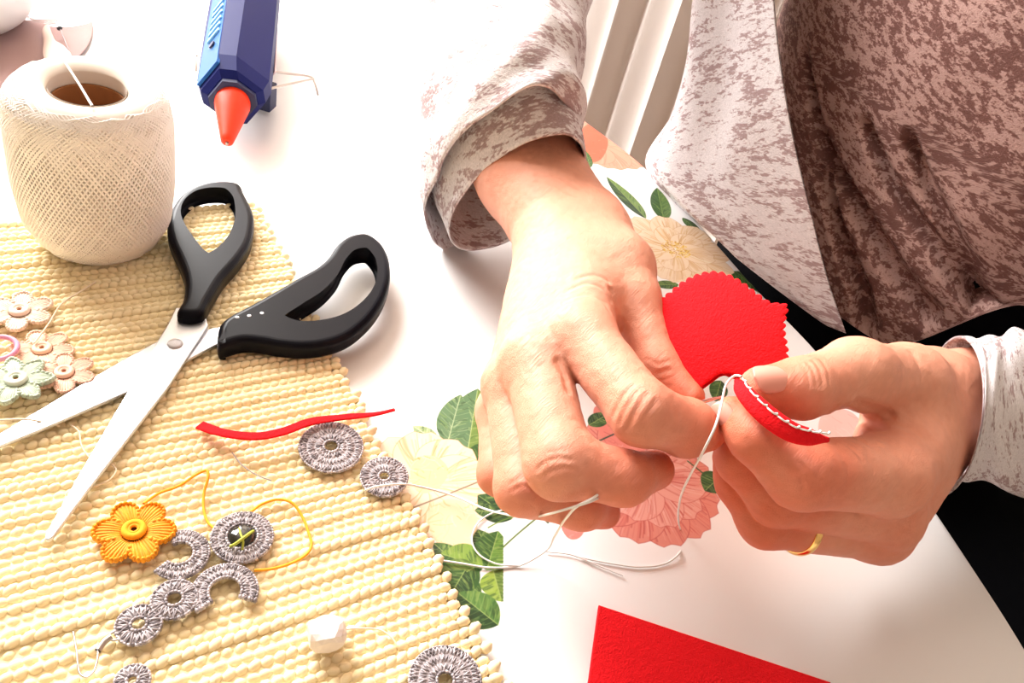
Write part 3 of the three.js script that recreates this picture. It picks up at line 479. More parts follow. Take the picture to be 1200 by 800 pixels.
flower('crochet_flower', [-.2159,.0072,-.2465,.0138,-.4448], { col: [0.86, 0.66, 0.52], mid: [0.88, 0.70, 0.58], hole: [0.55, 0.22, 0.08], off: 0.5, label: 'pale peach crochet flower closest to the thread ball', th: 0.0022 });
flower('crochet_flower', [-.1944,.0065,-.2295,.0126,-.4214], { col: [0.87, 0.58, 0.42], mid: [0.88, 0.62, 0.46], hole: [0.6, 0.25, 0.1], off: 0.1, label: 'peach crochet flower half under the other flowers', th: 0.0018 });
flower('crochet_flower', [-.1779,.0074,-.2194,.0123,-.4076], { col: [0.87, 0.56, 0.42], mid: [0.88, 0.62, 0.48], hole: [0.6, 0.22, 0.1], off: 0.35, label: 'peach crochet flower beside the scissor blade', th: 0.0020 });
flower('crochet_flower', [-.1897,.0098,-.2066,.0139,-.4034], { n: 7, col: [0.52, 0.60, 0.46], mid: [0.68, 0.72, 0.60], hole: [0.45, 0.2, 0.06], off: -0.1, pointed: 0.9, label: 'mint green crochet flower with pointed petals', th: 0.0024, plen: 0.38, pwid: 0.27 });
{
  const s = [-.2076,.011,-.2205,.0072,-.4234], g = new THREE.TorusGeometry(s[3], 0.0011, 10, 48); g.rotateX(Math.PI / 2);
  const m = single('thread_ring', g, std([0.72, 0.30, 0.45], 0.7), 'thin mauve pink ring lying on the peach flowers', 'ring'); m.position.set(s[0], s[1], s[2]);
}
// ---------------------------------------------------------------- felt, bead and threads on the mat
const felt = std([0.80, 0.008, 0.014], 0.95, { bumpMap: feltBump, bumpScale: 0.0005, specularIntensity: 0.4 });
function ribbon(pts, width, t, seg = 60) {
  const c = new THREE.CatmullRomCurve3(pts.map(p => V(p)), false, 'centripetal'), rings = [];
  for (let i = 0; i <= seg; i++) { const p = c.getPointAt(i / seg), d = c.getTangentAt(i / seg), s = new THREE.Vector3().crossVectors(d, V(0, 1, 0)).normalize(), u = new THREE.Vector3().crossVectors(s, d), w = width(i / seg) / 2, o = []; for (let j = 0; j < 12; j++) { const a = j / 12 * 6.283, cx = Math.sign(Math.cos(a)) * Math.pow(Math.abs(Math.cos(a)), 0.4), cy = Math.sign(Math.sin(a)) * Math.pow(Math.abs(Math.sin(a)), 0.6); o.push(p.clone().addScaledVector(s, cx * w).addScaledVector(u, cy * t / 2)); } rings.push(o); }
  return loft(rings, { cap0: true, cap1: true });
}
single('felt_strip', ribbon([[-.115,.009,-.2125],[-.1029,.013,-.2088],[-.0899,.0145,-.2105],[-.0818,.0135,-.2173],[-.0733,.0125,-.2279],[-.0622,.0125,-.2351],[-.0492,.012,-.2431],[-.0426,.01,-.2507]], s => mix(0.0048, 0.0014, smooth(0.55, 1, s)) * (s > 0.1 && s < 0.75 ? 0.85 : 1), 0.0012), felt, 'thin curved offcut strip of red felt above the grey rosette', 'felt strip');
{
  const g = new THREE.IcosahedronGeometry(1, 2), p = g.attributes.position;
  for (let i = 0; i < p.count; i++) { const x = p.getX(i), y = p.getY(i), z = p.getZ(i), n = 0.10 * N3(x * 1.5, y * 1.5, z * 1.5); const k = 1 + n; p.setXYZ(i, clamp(x * k, -0.82, 0.86) * 0.0074, clamp(y * k, -0.8, 0.74) * 0.0066, clamp(z * k, -0.8, 0.78) * 0.0066); }
  g.computeVertexNormals(); const s = [-.0331,.0118,-.1386,.0058,-.2996]; const m = single('bead', g, std([0.80, 0.72, 0.68], 0.35, { transmission: 0.15, thickness: 0 }), 'white faceted lump bead on the knitted mat', 'bead'); m.position.set(s[0], 0.0125, s[2]); m.rotation.y = 0.5;
}
const whiteThread = std([0.84, 0.82, 0.79], 0.8), orangeThread = std([0.92, 0.36, 0.01], 0.8), paleThread = std([0.85, 0.70, 0.52], 0.8);
const thread = (pts, r, mat, label, seg = 90, group) => single('thread', tube(pts, r, seg, 6), mat, label, 'thread', group);
thread([[-.1155,.009,-.1697],[-.1135,.0075,-.1767],[-.1083,.0078,-.1823],[-.1045,.009,-.1885],[-.1013,.0105,-.1907],[-.0994,.0105,-.1882],[-.0981,.008,-.1819],[-.0947,.0075,-.175],[-.0907,.008,-.1702],[-.0867,.009,-.1676]], 0.00055, orangeThread, 'orange thread running from the orange flower to the earring ring');
thread([[-.078,.009,-.179],[-.0762,.0078,-.1844],[-.0713,.0085,-.1882],[-.0654,.009,-.1882],[-.0596,.008,-.1842],[-.0544,.0078,-.1778],[-.0514,.008,-.1726],[-.0521,.0085,-.1676],[-.0564,.008,-.1627],[-.0621,.0078,-.1587],[-.0667,.008,-.1566]], 0.00055, orangeThread, 'orange thread looping out beside the earring ring');
thread([[-.2013,.0072,-.2805],[-.2016,.009,-.2696],[-.203,.01,-.257],[-.2001,.01,-.2437],[-.1975,.0105,-.2293]], 0.0004, paleThread, 'pale peach thread trailing off the peach flowers');
thread([[-.1825,.011,-.1863],[-.1743,.0115,-.1896],[-.1696,.01,-.1916],[-.164,.0072,-.1942]], 0.0004, paleThread, 'pale thread lying on the lower scissor blade');
thread([[-.1612,.007,-.1965],[-.1563,.0072,-.1943],[-.1511,.0072,-.1881],[-.144,.0072,-.1834],[-.1379,.0075,-.1836],[-.1333,.0075,-.1817],[-.1331,.0072,-.1767],[-.1376,.0072,-.1707]], 0.00032, paleThread, 'fine pale thread loop between the two scissor blades');
thread([[-.0976,.0072,-.205],[-.091,.0075,-.2001],[-.0841,.0075,-.1975],[-.0774,.0072,-.197]], 0.00026, std([0.4, 0.36, 0.36], 0.7), 'fine grey thread end below the red felt strip');
thread([[-.0298,.01,-.1426],[-.0241,.0075,-.1465],[-.0165,.0075,-.1482],[-.0116,.0075,-.1463],[-.0091,.0072,-.1443]], 0.0003, paleThread, 'fine pale thread beside the white bead');

// ---------------------------------------------------------------- the sitter: hands first
function surfaceNets(f, lo, hi, h) {
  const nx = Math.ceil((hi[0] - lo[0]) / h) + 1, ny = Math.ceil((hi[1] - lo[1]) / h) + 1, nz = Math.ceil((hi[2] - lo[2]) / h) + 1, F = new Float32Array(nx * ny * nz);
  const B = 4; // coarse blocks far from the surface are skipped
  F.fill(1);
  for (let k = 0; k < nz; k += B) for (let j = 0; j < ny; j += B) for (let i = 0; i < nx; i += B) {
    const c = f(lo[0] + (i + 1.5) * h, lo[1] + (j + 1.5) * h, lo[2] + (k + 1.5) * h);
    const far = Math.abs(c) > h * 6.5;
    for (let z = k; z < Math.min(nz, k + B); z++) for (let y = j; y < Math.min(ny, j + B); y++) for (let x = i; x < Math.min(nx, i + B); x++) F[(z * ny + y) * nx + x] = far ? c : f(lo[0] + x * h, lo[1] + y * h, lo[2] + z * h);
  }
  const id = new Int32Array(nx * ny * nz).fill(-1), pos = [], idx = [];
  const off = [0, 1, nx, nx + 1, nx * ny, nx * ny + 1, nx * ny + nx, nx * ny + nx + 1], ed = [[0, 1], [2, 3], [4, 5], [6, 7], [0, 2], [1, 3], [4, 6], [5, 7], [0, 4], [1, 5], [2, 6], [3, 7]];
  for (let z = 0; z < nz - 1; z++) for (let y = 0; y < ny - 1; y++) for (let x = 0; x < nx - 1; x++) {
    const o = (z * ny + y) * nx + x; let m = 0; for (let c = 0; c < 8; c++) if (F[o + off[c]] < 0) m |= 1 << c; if (m === 0 || m === 255) continue;
    let sx = 0, sy = 0, sz = 0, n = 0;
    for (const [a, b] of ed) { const fa = F[o + off[a]], fb = F[o + off[b]]; if ((fa < 0) === (fb < 0)) continue; const t = fa / (fa - fb); const ax = a & 1, ay = (a >> 1) & 1, az = a >> 2, bx = b & 1, by = (b >> 1) & 1, bz = b >> 2; sx += ax + (bx - ax) * t; sy += ay + (by - ay) * t; sz += az + (bz - az) * t; n++; }
    id[o] = pos.length / 3; pos.push(lo[0] + (x + sx / n) * h, lo[1] + (y + sy / n) * h, lo[2] + (z + sz / n) * h);
  }
  for (let z = 1; z < nz - 1; z++) for (let y = 1; y < ny - 1; y++) for (let x = 1; x < nx - 1; x++) {
    const o = (z * ny + y) * nx + x, a = F[o] < 0;
    for (const [s, p, q] of [[1, nx, nx * ny], [nx, nx * ny, 1], [nx * ny, 1, nx]]) {
      if (a === (F[o + s] < 0)) continue; const v0 = id[o], v1 = id[o - p], v2 = id[o - p - q], v3 = id[o - q]; if (v0 < 0 || v1 < 0 || v2 < 0 || v3 < 0) continue;
      a ? idx.push(v0, v1, v2, v0, v2, v3) : idx.push(v0, v2, v1, v0, v3, v2);
    }
  }
  return { pos, idx };
}
function capsule(x, y, z, a, b) { const dx = b[0] - a[0], dy = b[1] - a[1], dz = b[2] - a[2], px = x - a[0], py = y - a[1], pz = z - a[2]; let t = (px * dx + py * dy + pz * dz) / (dx * dx + dy * dy + dz * dz + 1e-12); t = t < 0 ? 0 : t > 1 ? 1 : t; const qx = px - dx * t, qy = py - dy * t, qz = pz - dz * t; return Math.sqrt(qx * qx + qy * qy + qz * qz) - (a[3] + (b[3] - a[3]) * t); }
const smin = (a, b, k) => { const h = k - Math.abs(a - b); return h > 0 ? Math.min(a, b) - h * h / (4 * k) : Math.min(a, b); };
const EYE = V(0, 0.27, 0);
// creases across the back of a finger joint
function creases(j, along, n, offs, span = 1.0, w = 0.0007, depth = 0.0006) {
  const p = V(j), d = along.clone().normalize(), nn = n.clone().addScaledVector(d, -n.dot(d)).normalize(), s = new THREE.Vector3().crossVectors(d, nn), out = [];
  for (const o of offs) { const pts = []; for (let i = -3; i <= 3; i++) { const a = i / 3 * span, bow = (o > 0 ? 1 : -1) * 0.0012 * (i * i / 9); pts.push(p.clone().addScaledVector(d, o - bow + rr(-0.0006, 0.0006)).addScaledVector(nn, Math.cos(a) * j[3]).addScaledVector(s, Math.sin(a) * j[3])); } out.push({ pts, w, depth: depth * rr(0.45, 1.1) }); }
  return out;
}
function handGeometry({ palm, fingers, folds = [], lines = [], cell = 0.0009, red = [], kPalm = 0.010, kJoin = 0.006, web = [] }) {
  const all = palm.flat().concat(fingers.flat()), lo = [1e9, 1e9, 1e9], hi = [-1e9, -1e9, -1e9];
  for (const j of all) for (let k = 0; k < 3; k++) { lo[k] = Math.min(lo[k], j[k] - j[3] - 0.004); hi[k] = Math.max(hi[k], j[k] + j[3] + 0.004); }
  const bare = (x, y, z) => { let p = 1e3; for (const [a, b] of palm) p = smin(p, capsule(x, y, z, a, b), kPalm); let d = p; for (const c of fingers) { let q = 1e3; for (let i = 0; i < c.length - 1; i++) q = smin(q, capsule(x, y, z, c[i], c[i + 1]), 0.004); d = Math.min(d, smin(p, q, kJoin)); } return d; };
  // skin lines given by points near the skin: set onto it from outside
  for (const [pts, w, depth] of lines) folds = folds.concat([{ w, depth: depth * (w < 0.00095 ? 0.5 : 0.8), pts: pts.map(p => { const q = V(p), d = EYE.clone().sub(q).normalize(), o = q.clone().addScaledVector(d, 0.06); for (let i = 0; i < 40; i++) { const s = bare(o.x, o.y, o.z); o.addScaledVector(d, -s); if (Math.abs(s) < 1e-5) break; } return o; }) }]);
  const grooves = folds.flatMap(f => { const o = []; for (let i = 0; i < f.pts.length - 1; i++) o.push({ a: [...f.pts[i].toArray(), 0], b: [...f.pts[i + 1].toArray(), 0] }); const c = new THREE.Vector3(); f.pts.forEach(p => c.add(p)); c.multiplyScalar(1 / f.pts.length); const R = Math.max(...f.pts.map(p => p.distanceTo(c))) + f.w * 3; return [{ segs: o, c, R2: R * R, w: f.w, depth: f.depth }]; });
  const sdf = (x, y, z) => {
    let p = 1e3; for (const [a, b] of palm) p = smin(p, capsule(x, y, z, a, b), kPalm);
    let d = p; for (const c of fingers) { let q = 1e3; for (let i = 0; i < c.length - 1; i++) q = smin(q, capsule(x, y, z, c[i], c[i + 1]), 0.004); q = smin(p, q, kJoin); d = smin(d, q, 0.0003); }
    for (const [a, b, r] of web) d = smin(d, capsule(x, y, z, a, b), 0.008);
    if (Math.abs(d) < 0.006) {
      d += 0.0003 * N3(x * 90, y * 90, z * 90) + 0.00018 * N3(x * 330, y * 330, z * 330);
      for (const g of grooves) { const dx = x - g.c.x, dy = y - g.c.y, dz = z - g.c.z; if (dx * dx + dy * dy + dz * dz > g.R2) continue; let m = 1; for (const s of g.segs) m = Math.min(m, capsule(x, y, z, s.a, s.b)); const q = m / g.w; d += g.depth * (Math.exp(-q * q) - 0.15 * Math.exp(-(q - 2.2) * (q - 2.2))); }
    }
    return d;
  };
  const { pos, idx } = surfaceNets(sdf, lo, hi, cell), n = pos.length / 3, nor = new Float32Array(n * 3), col = new Float32Array(n * 3), uv = new Float32Array(n * 2), e = 0.0006;
  for (let i = 0; i < n; i++) {
    const x = pos[i * 3], y = pos[i * 3 + 1], z = pos[i * 3 + 2]; let a = sdf(x + e, y, z) - sdf(x - e, y, z), b = sdf(x, y + e, z) - sdf(x, y - e, z), c = sdf(x, y, z + e) - sdf(x, y, z - e); const l = Math.hypot(a, b, c) || 1;
    nor[i * 3] = a / l; nor[i * 3 + 1] = b / l; nor[i * 3 + 2] = c / l; uv[i * 2] = x + z * 0.6; uv[i * 2 + 1] = y + z * 0.5 - x * 0.2;
    let k = 0; for (const [q, r, s] of red) { const d2 = ((x - q[0]) ** 2 + (y - q[1]) ** 2 + (z - q[2]) ** 2) / (r * r); k = Math.max(k, s * Math.exp(-d2)); }
    k = clamp(k + 0.12 * N3(x * 60, y * 60, z * 60) + 0.10 * N3(x * 200, y * 200, z * 200));
    const f = 1 + 0.05 * N3(x * 400, y * 400, z * 400); for (let q = 0; q < 3; q++) col[i * 3 + q] = mix(SKIN[q], SKINRED[q], k) * f;
  }
  const g = new THREE.BufferGeometry(); g.setAttribute('position', new THREE.Float32BufferAttribute(pos, 3)); g.setAttribute('normal', new THREE.BufferAttribute(nor, 3)); g.setAttribute('color', new THREE.BufferAttribute(col, 3)); g.setAttribute('uv', new THREE.BufferAttribute(uv, 2)); g.setIndex(idx); return g;
}
const SKIN = [0.82, 0.36, 0.235], SKINRED = [0.74, 0.145, 0.062];
const dirOf = (a, b) => V(b).sub(V(a)).normalize(), toEye = j => EYE.clone().sub(V(j)).normalize();

// right hand of the sitter: holds the needle
const RH = {
  index: [[.0236,.098,-.2262,.0113],[.0466,.1006,-.1922,.0102],[.0648,.0923,-.2009,.0095],[.0739,.0852,-.2093,.0072]],
  middle: [[.0103,.087,-.2185,.0116],[.0257,.0828,-.1778,.0113],[.0475,.0808,-.1814,.0087],[.0598,.0749,-.1946,.0068]],
  ring: [[.0037,.073,-.2188,.0095],[.017,.0651,-.1789,.0089],[.0387,.0616,-.1812,.0073],[.0482,.0542,-.1881,.0058]],
  little: [[.0024,.0561,-.2206,.0076],[.0086,.0516,-.1937,.0071],[.023,.041,-.1954,.006],[.0332,.0359,-.199,.0052]],
  thumb: [[.0345,.098,-.2789,.0115],[.0417,.096,-.2605,.0097],[.0543,.088,-.2348,.008],[.0674,.0859,-.2241,.0062]]
};
const rightHand = handGeometry({
  palm: [[[-.0497,.0986,-.4081,.0265], [-.0157,.0872,-.3538,.0231]], [[-.0157,.0872,-.3538,.0231], [.0068,.084,-.3152,.021]], [[-.007,.0908,-.3567,.0176], [.0191,.0907,-.3154,.0146]],
    [[.0197,.0912,-.3005,.0156], RH.index[0]], [[.0114,.0885,-.2982,.0164], RH.middle[0]], [[.0076,.0843,-.3,.0143], RH.ring[0]], [[.0051,.0787,-.3031,.0122], RH.little[0]],
    [[.0209,.0916,-.3149,.0138], RH.thumb[0]], [RH.thumb[0], RH.thumb[1]], [[.0205,.0915,-.2775,.0134], [.0285,.0947,-.2595,.0101]]],
  fingers: [RH.index, RH.middle, RH.ring, RH.little, RH.thumb.slice(1)],
  folds: [
    ...creases(RH.index[2], dirOf(RH.index[1], RH.index[3]), toEye(RH.index[2]), [-0.001, 0.0015], 0.7, 0.0008, 0.0003)],
  lines: [[[[.0422,.104,-.2001],[.0396,.0998,-.1968],[.0385,.0951,-.1929]], 0.0008, 0.0008], [[[.0448,.1039,-.2001],[.0424,.0993,-.1964],[.0413,.0939,-.1919]], 0.0007, 0.0007], [[[.0472,.1029,-.1992],[.0454,.0984,-.1956],[.0442,.0929,-.1912]], 0.0008, 0.0009], [[[.0505,.1018,-.1984],[.0489,.0976,-.195],[.0481,.0927,-.191]], 0.0007, 0.0005],
    [[[.0196,.0768,-.1781],[.0215,.0795,-.1803],[.025,.0812,-.1817],[.029,.0814,-.1818]], 0.0007, 0.0008], [[[.022,.0751,-.1767],[.0245,.0777,-.1788],[.0281,.0792,-.18],[.0321,.0794,-.1802]], 0.0007, 0.0006], [[[.0196,.08,-.1807],[.0223,.0822,-.1825],[.026,.0832,-.1833]], 0.0007, 0.0004], [[[.013,.064,-.1806],[.0155,.0662,-.1824],[.0191,.0656,-.1819]], 0.0007, 0.0006], [[[.0143,.0622,-.1791],[.0169,.0642,-.1808],[.0203,.0638,-.1804]], 0.0007, 0.0006],
    [[[.0514,.0848,-.2361],[.056,.084,-.2354],[.0597,.0859,-.2369]], 0.0008, 0.0008], [[[.0509,.0871,-.2379],[.0554,.0865,-.2374],[.0588,.0883,-.2389]], 0.0007, 0.0006], [[[.0542,.0826,-.2343],[.0584,.0822,-.234],[.0617,.084,-.2354]], 0.0006, 0.0004],
    [[[.0313,.0981,-.2597],[.0351,.0935,-.256],[.038,.0938,-.2434]], 0.0012, 0.0010], [[[.0151,.0942,-.2565],[.0219,.0981,-.2597],[.0291,.0976,-.2593],[.0328,.0951,-.2573]], 0.0010, 0.0007], [[[.015,.0906,-.2537],[.0218,.1004,-.2487],[.0287,.0999,-.2482],[.0323,.0973,-.2462]], 0.0009, 0.0006], [[[.0182,.093,-.2684],[.0244,.0957,-.2707],[.0295,.1003,-.2615]], 0.0010, 0.0006], [[[.0179,.0854,-.2237],[.0217,.0823,-.2211],[.0248,.0784,-.218]], 0.0012, 0.0010], [[[-.0099,.0977,-.3365],[-.0001,.0992,-.3378],[.0108,.1016,-.3268]], 0.001, 0.0005], [[[-.0105,.0946,-.3341],[-.0003,.0963,-.3354],[.0101,.0989,-.3247]], 0.001, 0.0004]],
  red: [[RH.index[3], 0.020, 1.0], [RH.index[2], 0.018, 0.75], [RH.index[1], 0.016, 0.5], [RH.middle[3], 0.018, 1.0], [RH.middle[2], 0.017, 0.8], [RH.middle[1], 0.013, 0.45], [RH.ring[3], 0.016, 0.9], [RH.ring[1], 0.013, 0.55], [RH.ring[2], 0.014, 0.7], [RH.little[1], 0.011, 0.75], [RH.little[3], 0.012, 0.8], [RH.thumb[3], 0.014, 0.8], [RH.thumb[2], 0.012, 0.5], [RH.index[0], 0.012, 0.3]]
});
// left hand of the sitter: pinches the felt between thumb and forefinger
const LH = {
  thumb: [[.1566,.0909,-.2642,.0144],[.1249,.1044,-.2417,.0126],[.0995,.108,-.2188,.0102],[.0853,.1073,-.2131,.0078]],
  index: [[.1453,.0805,-.2197,.0143],[.104,.0922,-.1945,.0116],[.0855,.0991,-.1987,.0087],[.0779,.0991,-.2065,.0058]],
  middle: [[.1583,.0579,-.2246,.0126],[.1062,.0701,-.2022,.0094],[.0896,.0774,-.2082,.0076],[.0846,.0796,-.2164,.0059]],
  ring: [[.1622,.0449,-.2269,.0123],[.1081,.0557,-.2035,.0091],[.0941,.0635,-.2111,.007],[.0899,.0673,-.2193,.0058]],
  little: [[.1662,.0307,-.2386,.0101],[.1268,.0395,-.2226,.0079],[.1112,.0432,-.2256,.0065],[.1051,.0475,-.2316,.0055]]
};
const leftHand = handGeometry({
  palm: [[[.2859,.0437,-.3315,.0224], [.2073,.0649,-.3036,.0212]], [[.2073,.0649,-.3036,.0212], [.1805,.0709,-.2827,.0215]], [[.1787,.0759,-.2868,.0163], LH.thumb[0]], [LH.thumb[0], LH.thumb[1]],
    [[.1826,.0726,-.2841,.0185], LH.index[0]], [[.1873,.0641,-.2836,.0188], LH.middle[0]], [[.1903,.0581,-.2852,.0176], LH.ring[0]], [[.1962,.0507,-.2921,.0157], LH.little[0]], [[.1741,.0729,-.2715,.0158], [.1541,.0772,-.2376,.0132]]],
  fingers: [LH.thumb.slice(1), LH.index, LH.middle, LH.ring, LH.little],
  folds: [
    ],
  lines: [[[[.1315,.0881,-.2258],[.1357,.0872,-.2252],[.1396,.0881,-.2259]], 0.0010, 0.0011], [[[.1249,.0914,-.2157],[.1278,.0904,-.2148],[.1303,.0887,-.2135]], 0.0009, 0.0008], [[[.1265,.0885,-.2391],[.1334,.088,-.2386],[.1424,.0863,-.2373]], 0.0022, 0.0020], [[[.1304,.0915,-.2415],[.1384,.0917,-.2416],[.1455,.0907,-.2408]], 0.0016, 0.0010], [[[.1618,.0941,-.2822],[.1651,.0911,-.2797],[.1672,.0875,-.2769]], 0.002, 0.0006],
    [[[.0988,.1162,-.2229],[.1021,.1139,-.221],[.1038,.111,-.2187]], 0.0007, 0.0008], [[[.1003,.1173,-.2237],[.1039,.1148,-.2217],[.1057,.1114,-.219]], 0.0008, 0.0009], [[[.097,.1154,-.2222],[.1,.113,-.2203],[.1016,.1103,-.2181]], 0.0006, 0.0005], [[[.1023,.1182,-.2245],[.106,.1157,-.2225],[.1078,.1124,-.2198]], 0.0007, 0.0005],
    [[[.0985,.0956,-.1933],[.103,.0936,-.1917],[.1059,.0904,-.1891]], 0.0007, 0.0006], [[[.1005,.0971,-.1946],[.105,.0952,-.193],[.1081,.0916,-.1901]], 0.0007, 0.0005], [[[.1029,.0986,-.1957],[.1077,.096,-.1937],[.1104,.0926,-.1909]], 0.0006, 0.0004], [[[.101,.0705,-.1988],[.1054,.0696,-.198],[.1085,.0678,-.1966]], 0.0007, 0.0005], [[[.1034,.0725,-.2004],[.108,.0711,-.1992],[.1113,.0689,-.1975]], 0.0007, 0.0004]],
  red: [[LH.thumb[3], 0.016, 0.8], [LH.thumb[2], 0.014, 0.45], [LH.index[3], 0.016, 1], [LH.index[2], 0.018, 0.9], [LH.index[1], 0.022, 0.8], [LH.middle[1], 0.02, 0.85], [LH.middle[2], 0.02, 0.95], [LH.ring[1], 0.02, 0.9], [LH.ring[2], 0.02, 1], [LH.index[0], 0.016, 0.35], [LH.middle[0], 0.018, 0.5], [LH.ring[0], 0.02, 0.55]]
});
const person = thing('person', 'person in a mottled mauve top sewing red felt with both hands', 'person', [0.30, FY, -0.64]);
const local = g => { g.translate(-0.30, -FY, 0.64); return g; };
{
  const skinBump = dataTex(512, (i) => { const v = grainB[i] * 0.5 + grainA[i] * 0.5; return [v, v, v]; }, false, 90);
  const skin = new THREE.MeshPhysicalMaterial({ vertexColors: true, roughness: 0.48, bumpMap: skinBump, bumpScale: 0.0004, specularIntensity: 0.7 });
  mesh('hands', local(mergeGeometries([rightHand, leftHand])), skin, person);
  // nails: curved plates on thumb and forefinger tips
  const nail = (base, tip, n, w, label) => {
    const a = V(base), b = V(tip), d = b.clone().sub(a), len = d.length(); d.normalize(); const nn = n.clone().addScaledVector(d, -n.dot(d)).normalize(), s = new THREE.Vector3().crossVectors(d, nn), rings = [], M = 14, K = 12;
    for (let i = 0; i <= M; i++) { const t = i / M, hw = w * Math.sqrt(clamp(1 - Math.pow(Math.abs(t * 2 - 1), 3.2))) * (0.92 + 0.08 * t) + 0.0002, o = []; for (const sd of [1, -1]) for (let k = 0; k <= K; k++) { const q = (sd > 0 ? k / K : 1 - k / K) * 2 - 1, x = q * hw, y = -x * x / (w * 2.1) + 0.0007 * Math.sin(t * 2.6) + (sd > 0 ? 0.00025 : -0.0006); o.push(a.clone().addScaledVector(d, t * len).addScaledVector(s, x).addScaledVector(nn, y)); } rings.push(o); }
    const m = mesh('nail', local(loft(rings, { cap0: true, cap1: true })), std([0.74, 0.32, 0.24], 0.4), person); m.userData.label = label;
  };
  { const t = V(LH.thumb[3]), d = dirOf(LH.thumb[2], LH.thumb[3]), n = toEye(LH.thumb[3]).add(V(0, 0.55, -0.35)).normalize(), nn = n.clone().addScaledVector(d, -n.dot(d)).normalize(), r = LH.thumb[3][3];
    nail(t.clone().addScaledVector(d, -0.0056).addScaledVector(nn, r + 0.0008).toArray(), t.clone().addScaledVector(d, 0.0066).addScaledVector(nn, r - 0.0002).toArray(), n, 0.0053, 'pink thumbnail'); }
  { const t = V(LH.index[3]), d = dirOf(LH.index[2], LH.index[3]), n = V(-0.7, 0.25, 0.5).normalize(), nn = n.clone().addScaledVector(d, -n.dot(d)).normalize(), r = LH.index[3][3];
    nail(t.clone().addScaledVector(d, -0.0055).addScaledVector(nn, r + 0.0008).toArray(), t.clone().addScaledVector(d, 0.0045).addScaledVector(nn, r).toArray(), n, 0.0036, 'pink fingernail'); }
  // gold ring on the ring finger
  { const a = V(LH.ring[0]), b = V(LH.ring[1]), p = a.clone().lerp(b, 0.72), d = b.clone().sub(a).normalize(), r = mix(LH.ring[0][3], LH.ring[1][3], 0.72);
    const g = new THREE.TorusGeometry(r + 0.0004, 0.0011, 12, 56); g.scale(1, 1, 1.5); g.applyQuaternion(new THREE.Quaternion().setFromUnitVectors(V(0, 0, 1), d)); g.translate(p.x, p.y, p.z);
    const m = mesh('finger_ring', local(g), std([0.95, 0.62, 0.22], 0.2, { metalness: 1 }), person); m.userData.label = 'narrow gold finger ring'; }
}

// ---------------------------------------------------------------- the sitter's clothes
// mottled velvet: blotches drawn out across the cloth; a pale lilac cardigan over a brown blouse
const velvet = (dark, light, s0, scale, lo, hi) => {
  const S = 1024, a = fbm(S, 24, 3, 401 + s0), b = fbm(S, 80, 3, 77 + s0), w = fbm(S, 6, 3, 9 + s0);
  const map = dataTex(S, (i, x, y) => {
    const n = a[((y * 2 + (x >> 2)) % S) * S + (x + (y >> 1)) % S] * 0.6 + b[((y * 2) % S) * S + x] * 0.4 + (w[i] - 0.5) * 0.3, k = smooth(lo, hi, n), g = 0.92 + 0.16 * (b[(i * 3) % b.length] - 0.5);
    return [0, 1, 2].map(q => mix(dark[q], light[q], k) * g);
  }, true, 1 / scale);
  return std([1, 1, 1], 0.7, { map, bumpMap: clothBump, bumpScale: 0.0005, specularIntensity: 0.4 });
};
const clothBump = dataTex(512, i => { const v = grainB[i] * 0.4 + grainA[i] * 0.6; return [v, v, v]; }, false, 30);
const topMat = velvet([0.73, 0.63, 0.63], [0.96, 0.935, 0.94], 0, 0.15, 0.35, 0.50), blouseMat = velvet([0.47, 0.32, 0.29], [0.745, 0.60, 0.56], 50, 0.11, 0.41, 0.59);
const wrinkle = (amp, fu, fv, s) => (p, t, C, v) => { const n = p.clone().sub(C).normalize(); p.addScaledVector(n, amp * N3(Math.cos(t) * fu + s, Math.sin(t) * fu, v * fv)); };
function fabricTube(list, m, t, wr) { // rings from key rings, with wrinkles and a wall thickness
  const R = splineRings(list, m).map((r, i) => { const C = new THREE.Vector3(); r.forEach(p => C.add(p)); C.multiplyScalar(1 / r.length); r.forEach((p, j) => wr(p, j / r.length * Math.PI * 2, C, i / m)); return r; });
  return loft(shell(R, t));
}
